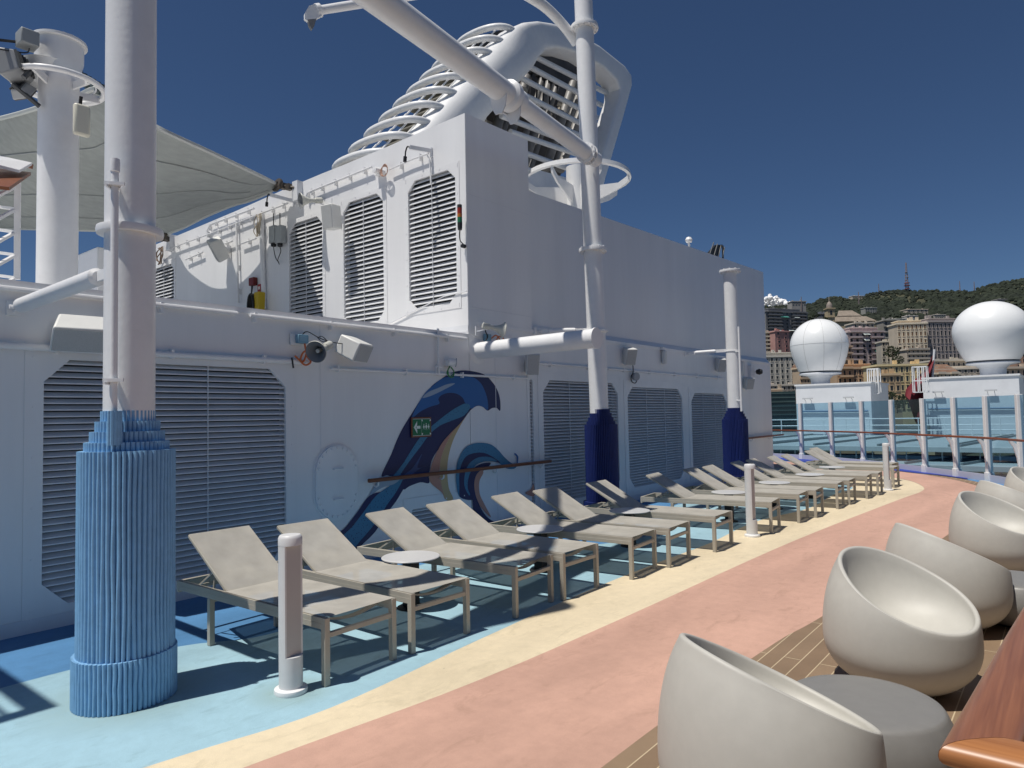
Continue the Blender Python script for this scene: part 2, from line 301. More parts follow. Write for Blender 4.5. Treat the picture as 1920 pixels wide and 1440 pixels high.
# ---------------------------------------------------------------- louvre panels
def chamfer(a,b,c,d,ch,inset=0):
    a+=inset;b-=inset;c+=inset;d-=inset
    return [(a+ch,c),(b-ch,c),(b,c+ch),(b,d-ch),(b-ch,d),(a+ch,d),(a,d-ch),(a,c+ch)]
def louvre(X,o,label,pitch=.059,group=None,marg=.10,ch=.2,mull=(.5,),chs=True,th=.05,depth=.15,name='louvre_panel',cov=.88):
    """X maps (normal, u, z) -> world; o=(u0,u1,z0,z1)"""
    a,b,c,d=o; t=thing(name,label,'vent panel',X@V((0,(a+b)/2,c)),0,group)
    inv=M.Translation(-(X@V((0,(a+b)/2,c))))@X
    # frame plate with octagonal hole
    outer=[(a-marg,c-marg),(b+marg,c-marg),(b+marg,d+marg),(a-marg,d+marg)]
    inn=chamfer(a,b,c,d,ch,.012); mb=MB(); h=.008
    def ring(n):
        return [V((n,)+p) for p in outer]+[V((n,)+p) for p in inn]
    fr=ring(h); bk=ring(-.03)
    faces=[(0,1,5,4),(1,6,5),(1,2,7,6),(2,8,7),(2,3,9,8),(3,10,9),(3,0,11,10),(0,4,11)]
    mb.add(fr,faces,False,inv)
    mb.add([V((0.001,)+p) for p in outer]+[V((h,)+p) for p in outer],[(0,1,5,4),(1,2,6,5),(2,3,7,6),(3,0,4,7)],False,inv)
    mb.add([V((-.03,)+p) for p in inn]+[V((h,)+p) for p in inn],[(i,i+8,(i+1)%8+8,(i+1)%8) for i in range(8)],False,inv)
    # bolts
    nb=int((b-a)/.45)+1
    for k in range(nb+1):
        u=a-marg*.5+(b-a+marg)*k/nb
        for z in (c-marg*.5,d+marg*.5): mb.box((h,u-.008,z-.008),(h+.006,u+.008,z+.008),inv)
    nb=int((d-c)/.45)+1
    for k in range(nb+1):
        z=c+(d-c)*k/nb
        for u in (a-marg*.5,b+marg*.5): mb.box((h,u-.008,z-.008),(h+.006,u+.008,z+.008),inv)
    mb.build('frame',WALL,t)
    mb=MB(); n=max(3,int(round((d-c)/pitch))); p=(d-c)/n; 
    for k in range(n):
        z=c+p*k
        # slat: sloping blade, front low edge with small lip
        pr=[(-.004,z+.004),(-.004,z+.015),(-th,z+p*cov),(-th-.004,z+p*(cov-.1))]
        vs=[V((q[0]-.012,u,q[1])) for u in (a+.005,b-.005) for q in pr]
        mb.add(vs,[(0,1,5,4),(1,2,6,5),(2,3,7,6),(3,0,4,7),(0,3,2,1),(4,5,6,7)],False,inv)
    mb.build('slats',SLAT,t)
    mb=MB(); 
    for f in mull:
        u=a+(b-a)*f; mb.box((-.014,u-.004,c),(-.006,u+.004,d),inv)
    if mull: mb.build('mullion',SLAT,t)
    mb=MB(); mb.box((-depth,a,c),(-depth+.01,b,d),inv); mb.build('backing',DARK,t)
    return t
XL=M.Translation((XW,0,0))
names=['far left of the three large vents behind the blue column','second large vent panel left of the blue column','large white louvred vent directly behind the light blue ribbed column',
 'small low vent in the wall behind the third sun lounger','narrow vent strip beside the wave painting','louvred vent panel behind the nearer navy column','louvred vent panel between the two navy columns','louvred vent panel behind the farther navy column']
for k,o in enumerate(LOW):
    small=k in (3,); nar=k==4
    if k<2: continue
    louvre(XL,o,names[k],group='louvred vents along the lower wall',pitch=.059 if k<3 else .056,marg=.14 if small else .06 if nar else .13,ch=.02 if (small or nar) else .20,mull=() if (small or nar) else (.31,.62) if k==2 else (.33,.66))
for k in (0,1):
    louvre(XL,LOW[k],names[k],group='louvred vents along the lower wall',marg=.13,ch=.2)
# ================================================================ UPPER BLOCK (transverse face at Y=7.6) and long upper wall
YU=7.6
roof=[(XW,6.33),(-8,6.30),(-9.04,6.26),(-10,6.25),(-11.1,6.24),(-12.2,6.2),(-13.3,6.16),(-15,6.12),(-17,6.08),(-22,6.0),(-26,5.9)]
ub=thing('funnel_block','tall white steel block with sunlit louvred front under the funnel','wall',(XW,YU,2.98))
UP=[(7.10-XW*0,0,0,0)]
UPO=[(7.12,8.19,3.46,5.56),(8.78,9.86,3.36,5.56),(10.45,11.52,3.25,5.5),(16.15,17.25,3.2,5.5)]
def roofz(x):
    for (a,b),(c,d) in zip(roof,roof[1:]):
        if c<=x<=a: return b+(d-b)*(x-a)/(c-a)
    return 5.9
def uwall(mb,x0,x1,z0,z1=None):
    # front plate pieces; x0>x1
    N=max(1,int((x0-x1)/.8))
    for k in range(N):
        a=x0+(x1-x0)*k/N; b=x0+(x1-x0)*(k+1)/N
        za=z1 if z1 else roofz(a); zb=z1 if z1 else roofz(b)
        vs=[(a,YU,z0),(b,YU,z0),(b,YU,zb),(a,YU,za)]
        mb.prism(vs,(0,1,0),.14)
mb=MB(); xs=XW-.001; 
for a,b,c,d in [(-p[0],-p[1],p[2],p[3]) for p in UPO]:
    uwall(mb,xs,a,2.985); uwall(mb,a,b,2.985,c)
    N=1; mb.prism([(a,YU,d),(b,YU,d),(b,YU,roofz(b)),(a,YU,roofz(a))],(0,1,0),.14); xs=b
uwall(mb,xs,-26,2.985)
o=mb.build('front_plate',WALL,ub); o.matrix_parent_inverse=M.Translation((-XW,-YU,-2.98))
mb=MB(); # longitudinal flush side and roof
mb.prism([(XW+.003,YU+.006,3.0),(XW+.003,YU+.006,6.33),(XW+.003,9.16,6.38),(XW+.003,9.16,2.6),(XW+.003,8.6,2.6)],(-1,0,0),.14)
mb.prism([(XW,YU+.14,6.32),(XW,9.15,6.37),(-13,9.15,6.2),(-13,YU+.14,6.17)],(0,0,-1),.05)
mb.prism([(XW-.14,9.16,3.18),(XW-.14,9.16,6.37),(-9,9.16,6.3),(-9,9.16,3.18)],(0,-1,0),.1)
o=mb.build('side_plate',WALL,ub); o.matrix_parent_inverse=M.Translation((-XW,-YU,-2.98))
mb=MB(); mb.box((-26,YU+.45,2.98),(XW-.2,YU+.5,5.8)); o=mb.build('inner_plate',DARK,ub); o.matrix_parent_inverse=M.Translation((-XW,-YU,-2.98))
mb=MB(); zq=px_(930,584,XW).z; mb.box((XW+.003,YU+.01,zq),(XW+.007,9.15,zq+.008)); mb.box((XW+.003,YU+.01,5.1),(XW+.006,9.15,5.106)); mb.tube([(XW+.0,YU-.02,3.62),(-7.4,YU-.02,3.6),(-8.6,YU-.02,3.32),(-9.2,YU-.02,3.2)],.008,6); mb.box((-26,YU-.006,3.02),(XW,YU,3.12))
o=mb.build('weld_seam',WHITE2,ub); o.matrix_parent_inverse=M.Translation((-XW,-YU,-2.98))
XU=M(((0,-1,0,0),(-1,0,0,YU),(0,0,1,0),(0,0,0,1)))
for o,l in zip(UPO,['rightmost tall sunlit vent on the upper block, beside the signal light','middle tall sunlit vent on the upper block','tall vent on the upper block half in the sail shadow','farthest left upper vent partly hidden by the white column']):
    louvre(XU,o,l,pitch=.0785,group='tall louvred vents of the upper block',marg=.07,ch=.16,mull=(.5,),th=.055,depth=.16)
uw=thing('long_upper_wall','long plain white steel wall running above the vents to the far end','wall',(-7.05,9.2,3.18))
inv=M.Translation((7.05,-9.2,-3.18))
def P2(x,y,z): return V((x,y,z))
mb=MB(); mb.prism([(-7.05,9.17,3.18),(-7.05,9.17,5.58),(-7.02,20.9,5.92),(-7.02,20.9,3.18)],(-1,0,0),.2)
mb.prism([(-7.22,20.7,3.18),(-7.22,20.7,5.92),(-12,20.7,5.92),(-12,20.7,3.18)],(0,1,0),.2)
o=mb.build('wall_plate',WALL,uw); o.matrix_parent_inverse=inv
mb=MB(); mb.prism([(-6.93,9.17,3.18),(-6.93,20.9,3.18),(-7.06,20.9,3.36),(-7.06,9.17,3.30)],(0,0,-1),.01)
o=mb.build('sloping_ledge',WALL,uw); o.matrix_parent_inverse=inv
# little kit on the long wall's roof edge
t=thing('roof_antenna','small white dome antenna on the roof edge of the long wall','antenna',px_(1292,464,-7.2)); mb=MB(); mb.tube([(0,0,-.3),(0,0,.12)],.03,8); mb.lathe([(0,.27),(.06,.25),(.09,.19),(.07,.13),(0,.12)],12); mb.build('dome',WHITE,t)
t=thing('solar_panel','dark tilted grid panel on a stand above the roof edge','panel',px_(1340,482,-7.3)); mb=MB()
a=[V((0,-.5,-.12)),V((0,.35,-.12)),V((-.1,.72,.33)),V((-.1,-.05,.33))]
mb.prism([V((0,-.55,-.05)),V((0,.1,-.05)),V((0,.6,.45)),V((0,.1,.35))],(-1,0,0),.05); mb.build('panel_face',BLACK,t)
mb=MB(); 
for k in range(4): mb.bar((.03,-.4+k*.28,.0),(.03,-.1+k*.25,.38),.02,.02)
mb.bar((0,.55,-.5),(0,.6,.42),.04,.04); mb.build('stand',mat('dark_metal',(.06,.065,.07),.5),t)
# ================================================================ COLUMNS with ribbed sleeves
def sleeve(mb,z0,z1,rad,el,ribs,amp,wav=0,seed=0,nz=None,top=None):
    nz=nz or (14 if wav else 1); per=8; N=ribs*per; rnd=random.Random(seed)
    off=[[rnd.uniform(-1,1) for _ in range(5)] for _ in range(ribs)]
    per_len=2*PI*rad+2*el
    def base(s):
        # stadium: perimeter parameter -> point, normal ; elongated to -Y
        s%=per_len; h=PI*rad
        if s<h: a=s/rad; return V((math.cos(a)*rad,math.sin(a)*rad,0)),V((math.cos(a),math.sin(a),0))
        s-=h
        if s<el: return V((-rad,-s,0)),V((-1,0,0))
        s-=el
        if s<h: a=PI+s/rad; return V((math.cos(a)*rad,math.sin(a)*rad-el,0)),V((math.cos(a),math.sin(a),0))
        s-=h; return V((rad,-el+s,0)),V((1,0,0))
    vs=[]
    for iz in range(nz+1):
        z=z0+(z1-z0)*iz/nz; q=iz/nz*3.999; qi=int(q); qf=q-qi; qf=qf*qf*(3-2*qf)
        for k in range(ribs):
            sh=0
            if wav: sh=wav*(off[k][qi]*(1-qf)+off[k][min(qi+1,4)]*qf)
            for j in range(per):
                s=(k+j/per)*per_len/ribs; h=math.sqrt(max(0,1-(2*(j/per)-1)**2)); 
                p,n=base(s+sh*(h)); p=p+n*(amp*h)
                if top and iz==nz: p-=n*.004
                vs.append((p.x,p.y,z))
    fs=[]
    for iz in range(nz):
        for k in range(N): fs.append((iz*N+k,iz*N+(k+1)%N,(iz+1)*N+(k+1)%N,(iz+1)*N+k))
    mb.add(vs,fs,True)
    # top annulus
    top_=[V(v) for v in vs[-N:]]; c=V((0,-el/2,z1)); inn=[c+(p-c)*.55 for p in top_]
    mb.add(top_+inn,[(k,(k+1)%N,(k+1)%N+N,k+N) for k in range(N)],False)
def column(name,label,x,y,r,h,rib_mat,el,ribs,lean=(0,0),base_h=.33,sl=.255,ring=.045,flanges=()):
    t=thing(name,label,'column',(x,y,0)); lx,ly=lean
    mb=MB(); zs=[1.5,2.5,4,h]
    mb.tube([(lx*z/10,ly*z/10,z) for z in [0.3]+zs],r,40); mb.build('shaft',WHITE,t)
    mb=MB(); sleeve(mb,.006,base_h,sl+ring,el+.01,ribs+6,.02,.004,3,4); mb.build('base_ring',rib_mat,t)
    mb=MB(); sleeve(mb,base_h-.02,1.58,sl,el,ribs,.023,.006 if el else .001,5); mb.build('rib_sleeve',rib_mat,t)
    mb=MB()
    for k in range(4):
        z0=1.56+k*.066; sleeve(mb,z0,z0+.075,sl-.028*(k+1),el*(1-.12*k),ribs-5*(k+1),.015,0,7)
    mb.build('stepped_collar',rib_mat,t)
    for (z,fr,th,bolts) in flanges:
        mb=MB(); X=M.Translation((lx*z/10,ly*z/10,z))
        mb.lathe([(r,-th/2),(fr,-th/2),(fr+.004,0),(fr,th/2),(r,th/2)],40,X,False)
        if bolts:
            for k in range(bolts):
                a=2*PI*k/bolts; mb.tube([X@V((math.cos(a)*(fr-.03),math.sin(a)*(fr-.03),-th/2-.02)),X@V((math.cos(a)*(fr-.03),math.sin(a)*(fr-.03),th/2+.02))],.014,6)
        mb.build('flange',WHITE,t)
    return t
C1=(-4.78,1.96); C2=(-6.05,9.85); C3=(-5.92,15.4)
c1=column('ribbed_column','tall white column rising from the light blue ribbed sleeve in the foreground',*C1,.151,8.75,RUBL,.02,58,sl=.250,ring=.016,base_h=.31,flanges=((3.01,.196,.045,0),))
# thin pipe strapped on column 1
mb=MB(); pp=V((.166,-.162,0)); mb.tube([pp+V((0,0,1.64)),pp+V((0,0,3.40))],.022,14); mb.lathe([(.022,3.33),(.028,3.335),(.029,3.39),(.027,3.415),(0,3.42)],16,M.Translation(pp)); 
o=mb.build('drain_pipe',WHITE,c1)
mb=MB()
for z in (3.25,2.02):
    mb.lathe([(.028,z-.012),(.034,z-.012),(.034,z+.012),(.028,z+.012)],16,M.Translation(pp),False)
    mb.bar((.1,-.12,z),(.19,-.165,z),.025,.015); mb.bar((.09,-.13,z-.02),(.2,-.23,z-.02),.014,.014); mb.bar((.16,-.22,z+.0),(.23,-.13,z),.02,.02)
mb.build('pipe_clamp',WHITE,c1)
mb=MB(); mb.lathe([(.028,2.0),(.034,2.0)],8,M.Translation(pp))
sl=MB(); 
for k in range(5): a=-.9+k*.4; sl.tube([pp+V((.04*math.cos(a),.04*math.sin(a),1.62)),pp+V((.04*math.cos(a),.04*math.sin(a),1.83))],.015,8)
sl.build('pipe_ribs',RUBL,c1)
c2=column('ribbed_column','tall navy sleeved white column with bolted flanges in the middle of the vents',*C2,.155,12.5,RUBD,0,58,lean=(-.16,.02),sl=.25,flanges=((3.13,.20,.03,0),(4.5,.235,.06,12),(8.35,.235,.06,12)))
mb=MB(); 
for k in range(6): mb.bar((-.16,0,9.2),(-.16,0,9.3),.01,.01)
c3=column('ribbed_column','short white column with a flat top flange and a navy sleeve near the glass screen',*C3,.150,4.93,RUBD,.05,58,sl=.25,flanges=((4.95,.24,.05,10),(3.12,.16,.03,0)))
mb=MB(); mb.tube([(.20,-.13,1.75),(.20,-.13,3.65)],.024,10); 
for z in (2.0,3.1): mb.bar((.05,-.1,z),(.22,-.14,z),.02,.03)
mb.build('drain_pipe',WHITE,c3)
# stays from wall to columns
def stay(label,a,b,r,lug=True):
    a=V(a);b=V(b); t=thing('column_stay',label,'strut',a,0,'stays between wall and columns'); d=b-a; u=d.normalized()
    mb=MB(); mb.tube([u*.22,u*.24,d-u*.26,d-u*.24],[r*.6,r,r,r*.6],20); mb.build('tube',WHITE,t)
    mb=MB(); mb.bar((0,0,0),u*.3,.02,.07); mb.box((-.0,-.05,-.06),(.03,.05,.06)); 
    mb.tube([u*.1+V((0,-.05,0)),u*.1+V((0,.05,0))],.018,8); mb.build('fork_end',WHITE,t)
    mb=MB(); mb.bar(d-u*.32,d-u*.02,.02,.07); mb.build('fork_end',WHITE,t); return t
stay('thick white strut from the wall to the light blue ribbed column',(XW,1.90,2.74),(C1[0]-.02,C1[1]-.10,2.74),.060)
stay('flat white stay from the wall to the middle navy column',(XW+.0,9.25,3.16),(C2[0]-.16,C2[1],3.16),.045)
stay('thin white stay from the wall to the far navy column',(XW,15.05,3.12),(C3[0]-.14,C3[1],3.15),.042)
# rest tube crossing in front of column 2
t=thing('boom_rest','thick white horizontal pipe stub with a flat disc end sticking out of the wall','pipe',(XW,7.80,2.74))
mb=MB(); mb.tube([(0,0,0),(2.15,-.1,.0)],.128,28); mb.build('tube',WHITE,t)
mb=MB(); mb.tube([(2.14,-.1,0),(2.165,-.1,0)],.14,28); mb.build('end_disc',WHITE,t)
mb=MB(); mb.lathe([(.20,0),(.155,.012),(.128,.04)],28,M.Rotation(R(90),4,'Y')); mb.build('weld_collar',WALL,t)
# overhead beam between column 2 and column 1 at z~5.9
A=V((C2[0]+.12,C2[1]-.14,5.95)); B=V((C1[0],C1[1],5.85)); d=B-A
t=thing('overhead_beam','long white tubular beam crossing the sky from the middle column toward the camera','beam',A); mb=MB()
mb.tube([(0,0,0),d*.36],.118,28); mb.build('tube',WHITE,t)
mb=MB(); mb.tube([d*.352,d],.150,28); mb.build('thick_tube',WHITE,t)
mb=MB(); mb.tube([d*.325,d*.33,d*.345,d*.35],[.12,.165,.165,.13],28); mb.tube([d*.35,d*.354,d*.366,d*.37],[.15,.20,.20,.15],28); mb.build('collar',WHITE,t)
u=d.normalized(); mb=MB(); s=V((u.y,-u.x,0))
for q in (.345,.392): 
    c=d*q; mb.prism([c+s*.0+u*(-.0)+V((0,0,-.0))+s*.13,c-s*.13,c-s*.10+V((0,0,-.24)),c-s*.05+V((0,0,-.33)),c+s*.05+V((0,0,-.33)),c+s*.10+V((0,0,-.24))],u,.02)
mb.prism([d*.345+s*.12+V((0,0,-.08)),d*.392+s*.12+V((0,0,-.08)),d*.392+s*.11+V((0,0,-.2)),d*.345+s*.11+V((0,0,-.2))],s,-.02)
mb.build('hanging_bracket',WHITE2,t)
mb=MB(); 
for q in (.035,.05): mb.tube([d*q,d*q+u*.03],.165,24)
for k in range(10):
    a=2*PI*k/10; n1=s; n2=s.cross(u); c=d*.035+(n1*math.cos(a)+n2*math.sin(a))*.143; mb.tube([c-u*.02,c+d*.02],.013,6)
mb.build('bolted_flange',WHITE,t)
# arch brace
t=thing('arch_brace','slim curved white brace swinging up and left from the middle column top','beam',at(1078,72,12.1)); o0=V(t.location)
pts=[at(1080,80,12.1),at(1060,52,11.9),at(1030,20,11.6),at(1000,-2,11.3),at(940,-35,10.8),at(840,-80,10.0),at(700,-130,9.0)]; pts.append(V((C1[0],C1[1],8.7)))
mb=MB(); mb.tube([p-o0 for p in spline(pts,8)],.085,16); mb.build('tube',WHITE,t)
# small boom with camera at its end
t=thing('camera_boom','thin white boom with a hinged camera bracket at its left tip','boom',at(572,27,9)); o0=V(t.location)
a=at(595,20,9)-o0; b=at(1000,-45,10.8)-o0; mb=MB(); mb.tube([a,b],[.055,.075],18); mb.build('tube',WHITE,t)
mb=MB(); e=(b-a).normalized(); 
mb.tube([a-e*.02,a+e*.04],.085,16); mb.prism([V((0,0,0))+a+V((0,0,.08)),a-e*.13+V((0,0,.06)),a-e*.19+V((0,0,-.03)),a-e*.19+V((0,0,-.10)),a-e*.12+V((0,0,-.16)),a+e*.05+V((0,0,-.1))],V((e.y,-e.x,0)),.05)
mb.build('hinge_bracket',WHITE,t)
mb=MB(); mb.prism([a-e*.15+V((0,0,-.12)),a-e*.03+V((0,0,-.13)),a-e*.06+V((0,0,-.22)),a-e*.09+V((0,0,-.26)),a-e*.13+V((0,0,-.2))],V((e.y,-e.x,0)),.06); mb.build('camera',mat('camera_grey',(.2,.2,.2),.5),t)
# ================================================================ BOLLARD LIGHTS
def bollard(loc,label):
    t=thing('bollard_light',label,'bollard light',loc,R(0),'round bollard lights along the walkway')
    r=.075; mb=MB(); mb.lathe([(0,.0),(.103,.0),(.106,.012),(.103,.030),(.074,.037)],40,None); mb.build('base_plate',WHITE,t,0)
    mb=MB(); mb.lathe([(r,.03),(r,.235),(0,.235)],40); mb.build('foot',BOLL,t)
    a0,a1=R(-60),R(62)
    # body with flat cut recess facing the walkway (camera side)
    mb=MB(); mb.lathe([(r,.235),(r,.94)],44,None,True,a1,a0+2*PI)
    p=[V((r*math.cos(a),r*math.sin(a),0)) for a in (a0,a1)]; c=(p[0]+p[1])*.42
    mb.add([p[0]+V((0,0,.235)),c+V((0,0,.235)),c+V((0,0,.94)),p[0]+V((0,0,.94)),p[1]+V((0,0,.235)),p[1]+V((0,0,.94))],[(0,1,2,3),(1,4,5,2)])
    mb.build('housing',BOLL,t)
    mb=MB(); c2=V((.016,-.014,0)); 
    q=[p[0]*.97+(p[1]-p[0])*.97*k/10 for k in range(11)]
    n=11; mb.add([x+V((0,0,.236)) for x in q]+[x+V((0,0,.939)) for x in q],[(k,k+1,k+1+n,k+n) for k in range(n-1)],True)
    mb.build('diffuser',BOLL2,t)
    mb=MB(); mb.lathe([(0,.94),(r+.001,.94),(r+.001,.985),(r-.006,1.0),(r-.012,1.005),(0,1.007)],44); mb.build('cap',BOLL,t)
    return t
bollard((-3.99,2.63,.004),'nearest white bollard light, in front of the first sun loungers')
bollard((-3.53,9.66,.008),'middle white bollard light on the cream strip by the loungers')
bollard((-3.10,16.55,.008),'farthest white bollard light near the curve of the pink path')
# ================================================================ SUN LOUNGERS
LEN=1.93; HW=.315; RAIL=.44; HI=1.24
def make_lounger(ang):
    t=thing('sun_lounger','x','sun lounger',(0,0,0),0,'grey beige sun loungers in a row along the wall')
    # local: foot end at x=0, head toward -x ; y across
    mb=MB()
    for s in (-1,1):
        y=s*(HW-.0175); mb.box((-LEN,y-.0175,RAIL-.075),(0,y+.0175,RAIL))
        mb.box((-LEN+.01,y-.0185,RAIL-.04),(-.01,y+.0185,RAIL-.036))
    mb.box((-LEN-.03,-HW,RAIL-.095),(-LEN,HW,RAIL)); 
    mb.build('side_rails',FRAME,t,.004)
    for xa,xb,za,zb_ in ((-.035,-.005,.135,.10),(-HI-.02,-HI+.01,.065,.035),(-.72,-.69,.07,.04),(-1.47,-1.44,.11,.076)):
        mb=MB(); mb.box((xa,-HW+.036,RAIL-za),(xb,HW-.036,RAIL-zb_)); mb.build('cross_bar',FRAME,t,.004)
    for x in (-.02,-1.455):
        for s in (-1,1):
            y=s*(HW-.021); mb=MB(); mb.box((x-.021,y-.0212,0),(x+.021,y+.0212,RAIL-(.001 if x>-1 else .076))); mb.build('leg',FRAME,t,.003)
    # seat sling
    mb=MB(); nx,ny=14,8; vs=[];
    for i in range(nx+1):
        for j in range(ny+1):
            x=-.006-(HI-.006)*i/nx; y=-HW+.012+(2*HW-.024)*j/ny
            vs.append((x,y,RAIL+.004-.012*(1-(2*j/ny-1)**2)*math.sin(PI*(i+.6)/(nx+1.2))))
    fs=[(i*(ny+1)+j,i*(ny+1)+j+1,(i+1)*(ny+1)+j+1,(i+1)*(ny+1)+j) for i in range(nx) for j in range(ny)]
    mb.add(vs,fs,True); mb.build('seat_sling',SLING,t)
    # hanging end strap under the foot sling
    mb=MB(); vs=[]
    for j in range(11):
        y=-HW+.05+(2*HW-.1)*j/10; z=RAIL-.02-.055*(1-(j/5-1)**2); vs+=[(-.10,y,z),(-.16,y,z)]
    mb.add(vs,[(2*j,2*j+1,2*j+3,2*j+2) for j in range(10)],True); mb.build('spreader_strap',FRAME,t,solid=.006)
    # backrest frame
    BL=.72; ca,sa=math.cos(ang),math.sin(ang); X=M.Translation((-HI,0,RAIL-.008))@M.Rotation(-ang,4,'Y')@M.Scale(-1,4,V((1,0,0)))
    X=M(((-ca,0,sa,-HI),(0,1,0,0),(sa,0,ca,RAIL-.012),(0,0,0,1)))
    w=HW-.04; mb=MB()
    for s in (-1,1): y=s*(w-.014); mb.box((0,y-.014,-.026),(BL,y+.014,.0),X)
    mb.box((BL-.028,-w+.028,-.026),(BL,w-.028,0),X); mb.box((.02,-w+.028,-.026),(.045,w-.028,-.003),X)
    mb.build('backrest_frame',FRAME,t,.004)
    mb=MB(); nx,ny=8,8; vs=[]
    for i in range(nx+1):
        for j in range(ny+1):
            x=.004+(BL-.006)*i/nx; y=-w+.004+(2*w-.008)*j/ny; vs.append((x,y,.004-.014*(1-(2*j/ny-1)**2)*math.sin(PI*i/nx)))
    mb.add(vs,[(i*(ny+1)+j,i*(ny+1)+j+1,(i+1)*(ny+1)+j+1,(i+1)*(ny+1)+j) for i in range(nx) for j in range(ny)],True,X); mb.build('backrest_sling',SLING,t)
    # prop mechanism
    mb=MB(); p=X@V((.30,0,-.03))
    for s in (-1,1):
        y=s*(w-.05); mb.bar((p.x,y,p.z),(-HI-.52,y,RAIL-.03),.012,.014); mb.bar((p.x+.0,y,p.z),(-HI-.30,y,RAIL-.05),.012,.014)
    mb.bar((-HI-.52,-w+.0,RAIL-.03),(-HI-.52,w,RAIL-.03),.014,.014); mb.bar((p.x,-w+.03,p.z),(p.x,w-.03,p.z),.016,.016)
    mb.build('prop_stay',FRAME,t)
    return t
protoA=make_lounger(R(29)); protoB=make_lounger(R(33))
index()
feet=[((-3.92,2.83),(-3.87,3.41)),((-3.89,3.57),(-3.87,4.19)),((-3.87,4.72),(-3.81,5.34)),((-3.82,5.42),(-3.78,6.04)),((-3.71,6.50),(-3.67,7.12)),((-3.64,7.23),(-3.6,7.85)),
((-3.56,8.34),(-3.51,8.95)),((-3.45,10.02),(-3.41,10.64)),((-3.39,11.17),(-3.35,11.79)),((-3.33,11.86),(-3.30,12.47)),((-3.3,13.07),(-3.26,13.69)),((-3.26,13.77),(-3.23,14.39)),((-3.19,14.82),(-3.16,15.44)),((-3.13,15.52),(-3.1,16.13)),((-3.2,17.15),(-3.0,17.75)),((-3.45,18.3),(-3.2,18.9))]
skew=[-.02,.02,-.075,.0,-.06,-.05,-.03,-.13,-.06,-.08,-.07,-.05,-.07,-.07,.0,.05]
lab=['first sun lounger, nearest the camera, beside the light blue ribbed column','second sun lounger, partly behind the nearest bollard light','third sun lounger, the one right after the first small round table',
'fourth sun lounger, before the second round table','fifth sun lounger, just past the second round table','sixth sun lounger, its backrest in a stepped shadow','seventh sun lounger, single one in front of the middle navy column',
'eighth sun lounger, standing alone with the middle bollard before it','ninth sun lounger, first of the far pair behind the middle bollard','tenth sun lounger, second of the far pair behind the middle bollard',
'eleventh sun lounger, in front of the far navy column','twelfth sun lounger, just past the far navy column','thirteenth sun lounger, toward the far glass screen','fourteenth sun lounger, ending beside the farthest bollard',
'fifteenth sun lounger, last but one near the glass screen','last sun lounger of the row, closest to the glass screen']
for k,((a,b),(c,d)) in enumerate(feet):
    src=protoB if k in (0,) else protoA
    first=(k==0 or k==1); o=src if first else copy_tree(src)
    o.location=((a+c)/2+.02,(b+d)/2,.006); o.rotation_euler=(0,0,-skew[k])
    o['label']=lab[k]
# ================================================================ small round tables
def make_table():
    t=thing('side_table','x','side table',(0,0,0),0,'small round side tables between loungers')
    mb=MB(); mb.lathe([(0,.455),(.262,.455),(.268,.461),(.268,.466),(.262,.471),(0,.472)],56); mb.build('table_top',TABLE,t)
    mb=MB(); mb.box((-.055,-.055,.016),(.055,.055,.454)); mb.build('pedestal',BLACK,t,.003)
    mb=MB(); mb.lathe([(0,0),(.13,0),(.13,.012),(.12,.016),(0,.016)],40); mb.build('foot_plate',BLACK,t)
    return t
tp=make_table(); index()
tl=['nearest small round side table, between the second and third loungers','round side table between the fourth and fifth loungers','round side table between the sixth and seventh loungers','round side table before the ninth lounger','round side table between the tenth and eleventh loungers','round side table between the twelfth and thirteenth loungers','farthest round side table, near the last loungers']
for k,(x,y) in enumerate([(-4.81,4.44),(-4.73,6.34),(-4.60,8.15),(-4.30,10.80),(-4.18,12.62),(-4.10,14.5),(-4.2,16.55)]):
    o=tp if k==0 else copy_tree(tp); o.location=(x,y,.006); o['label']=tl[k]
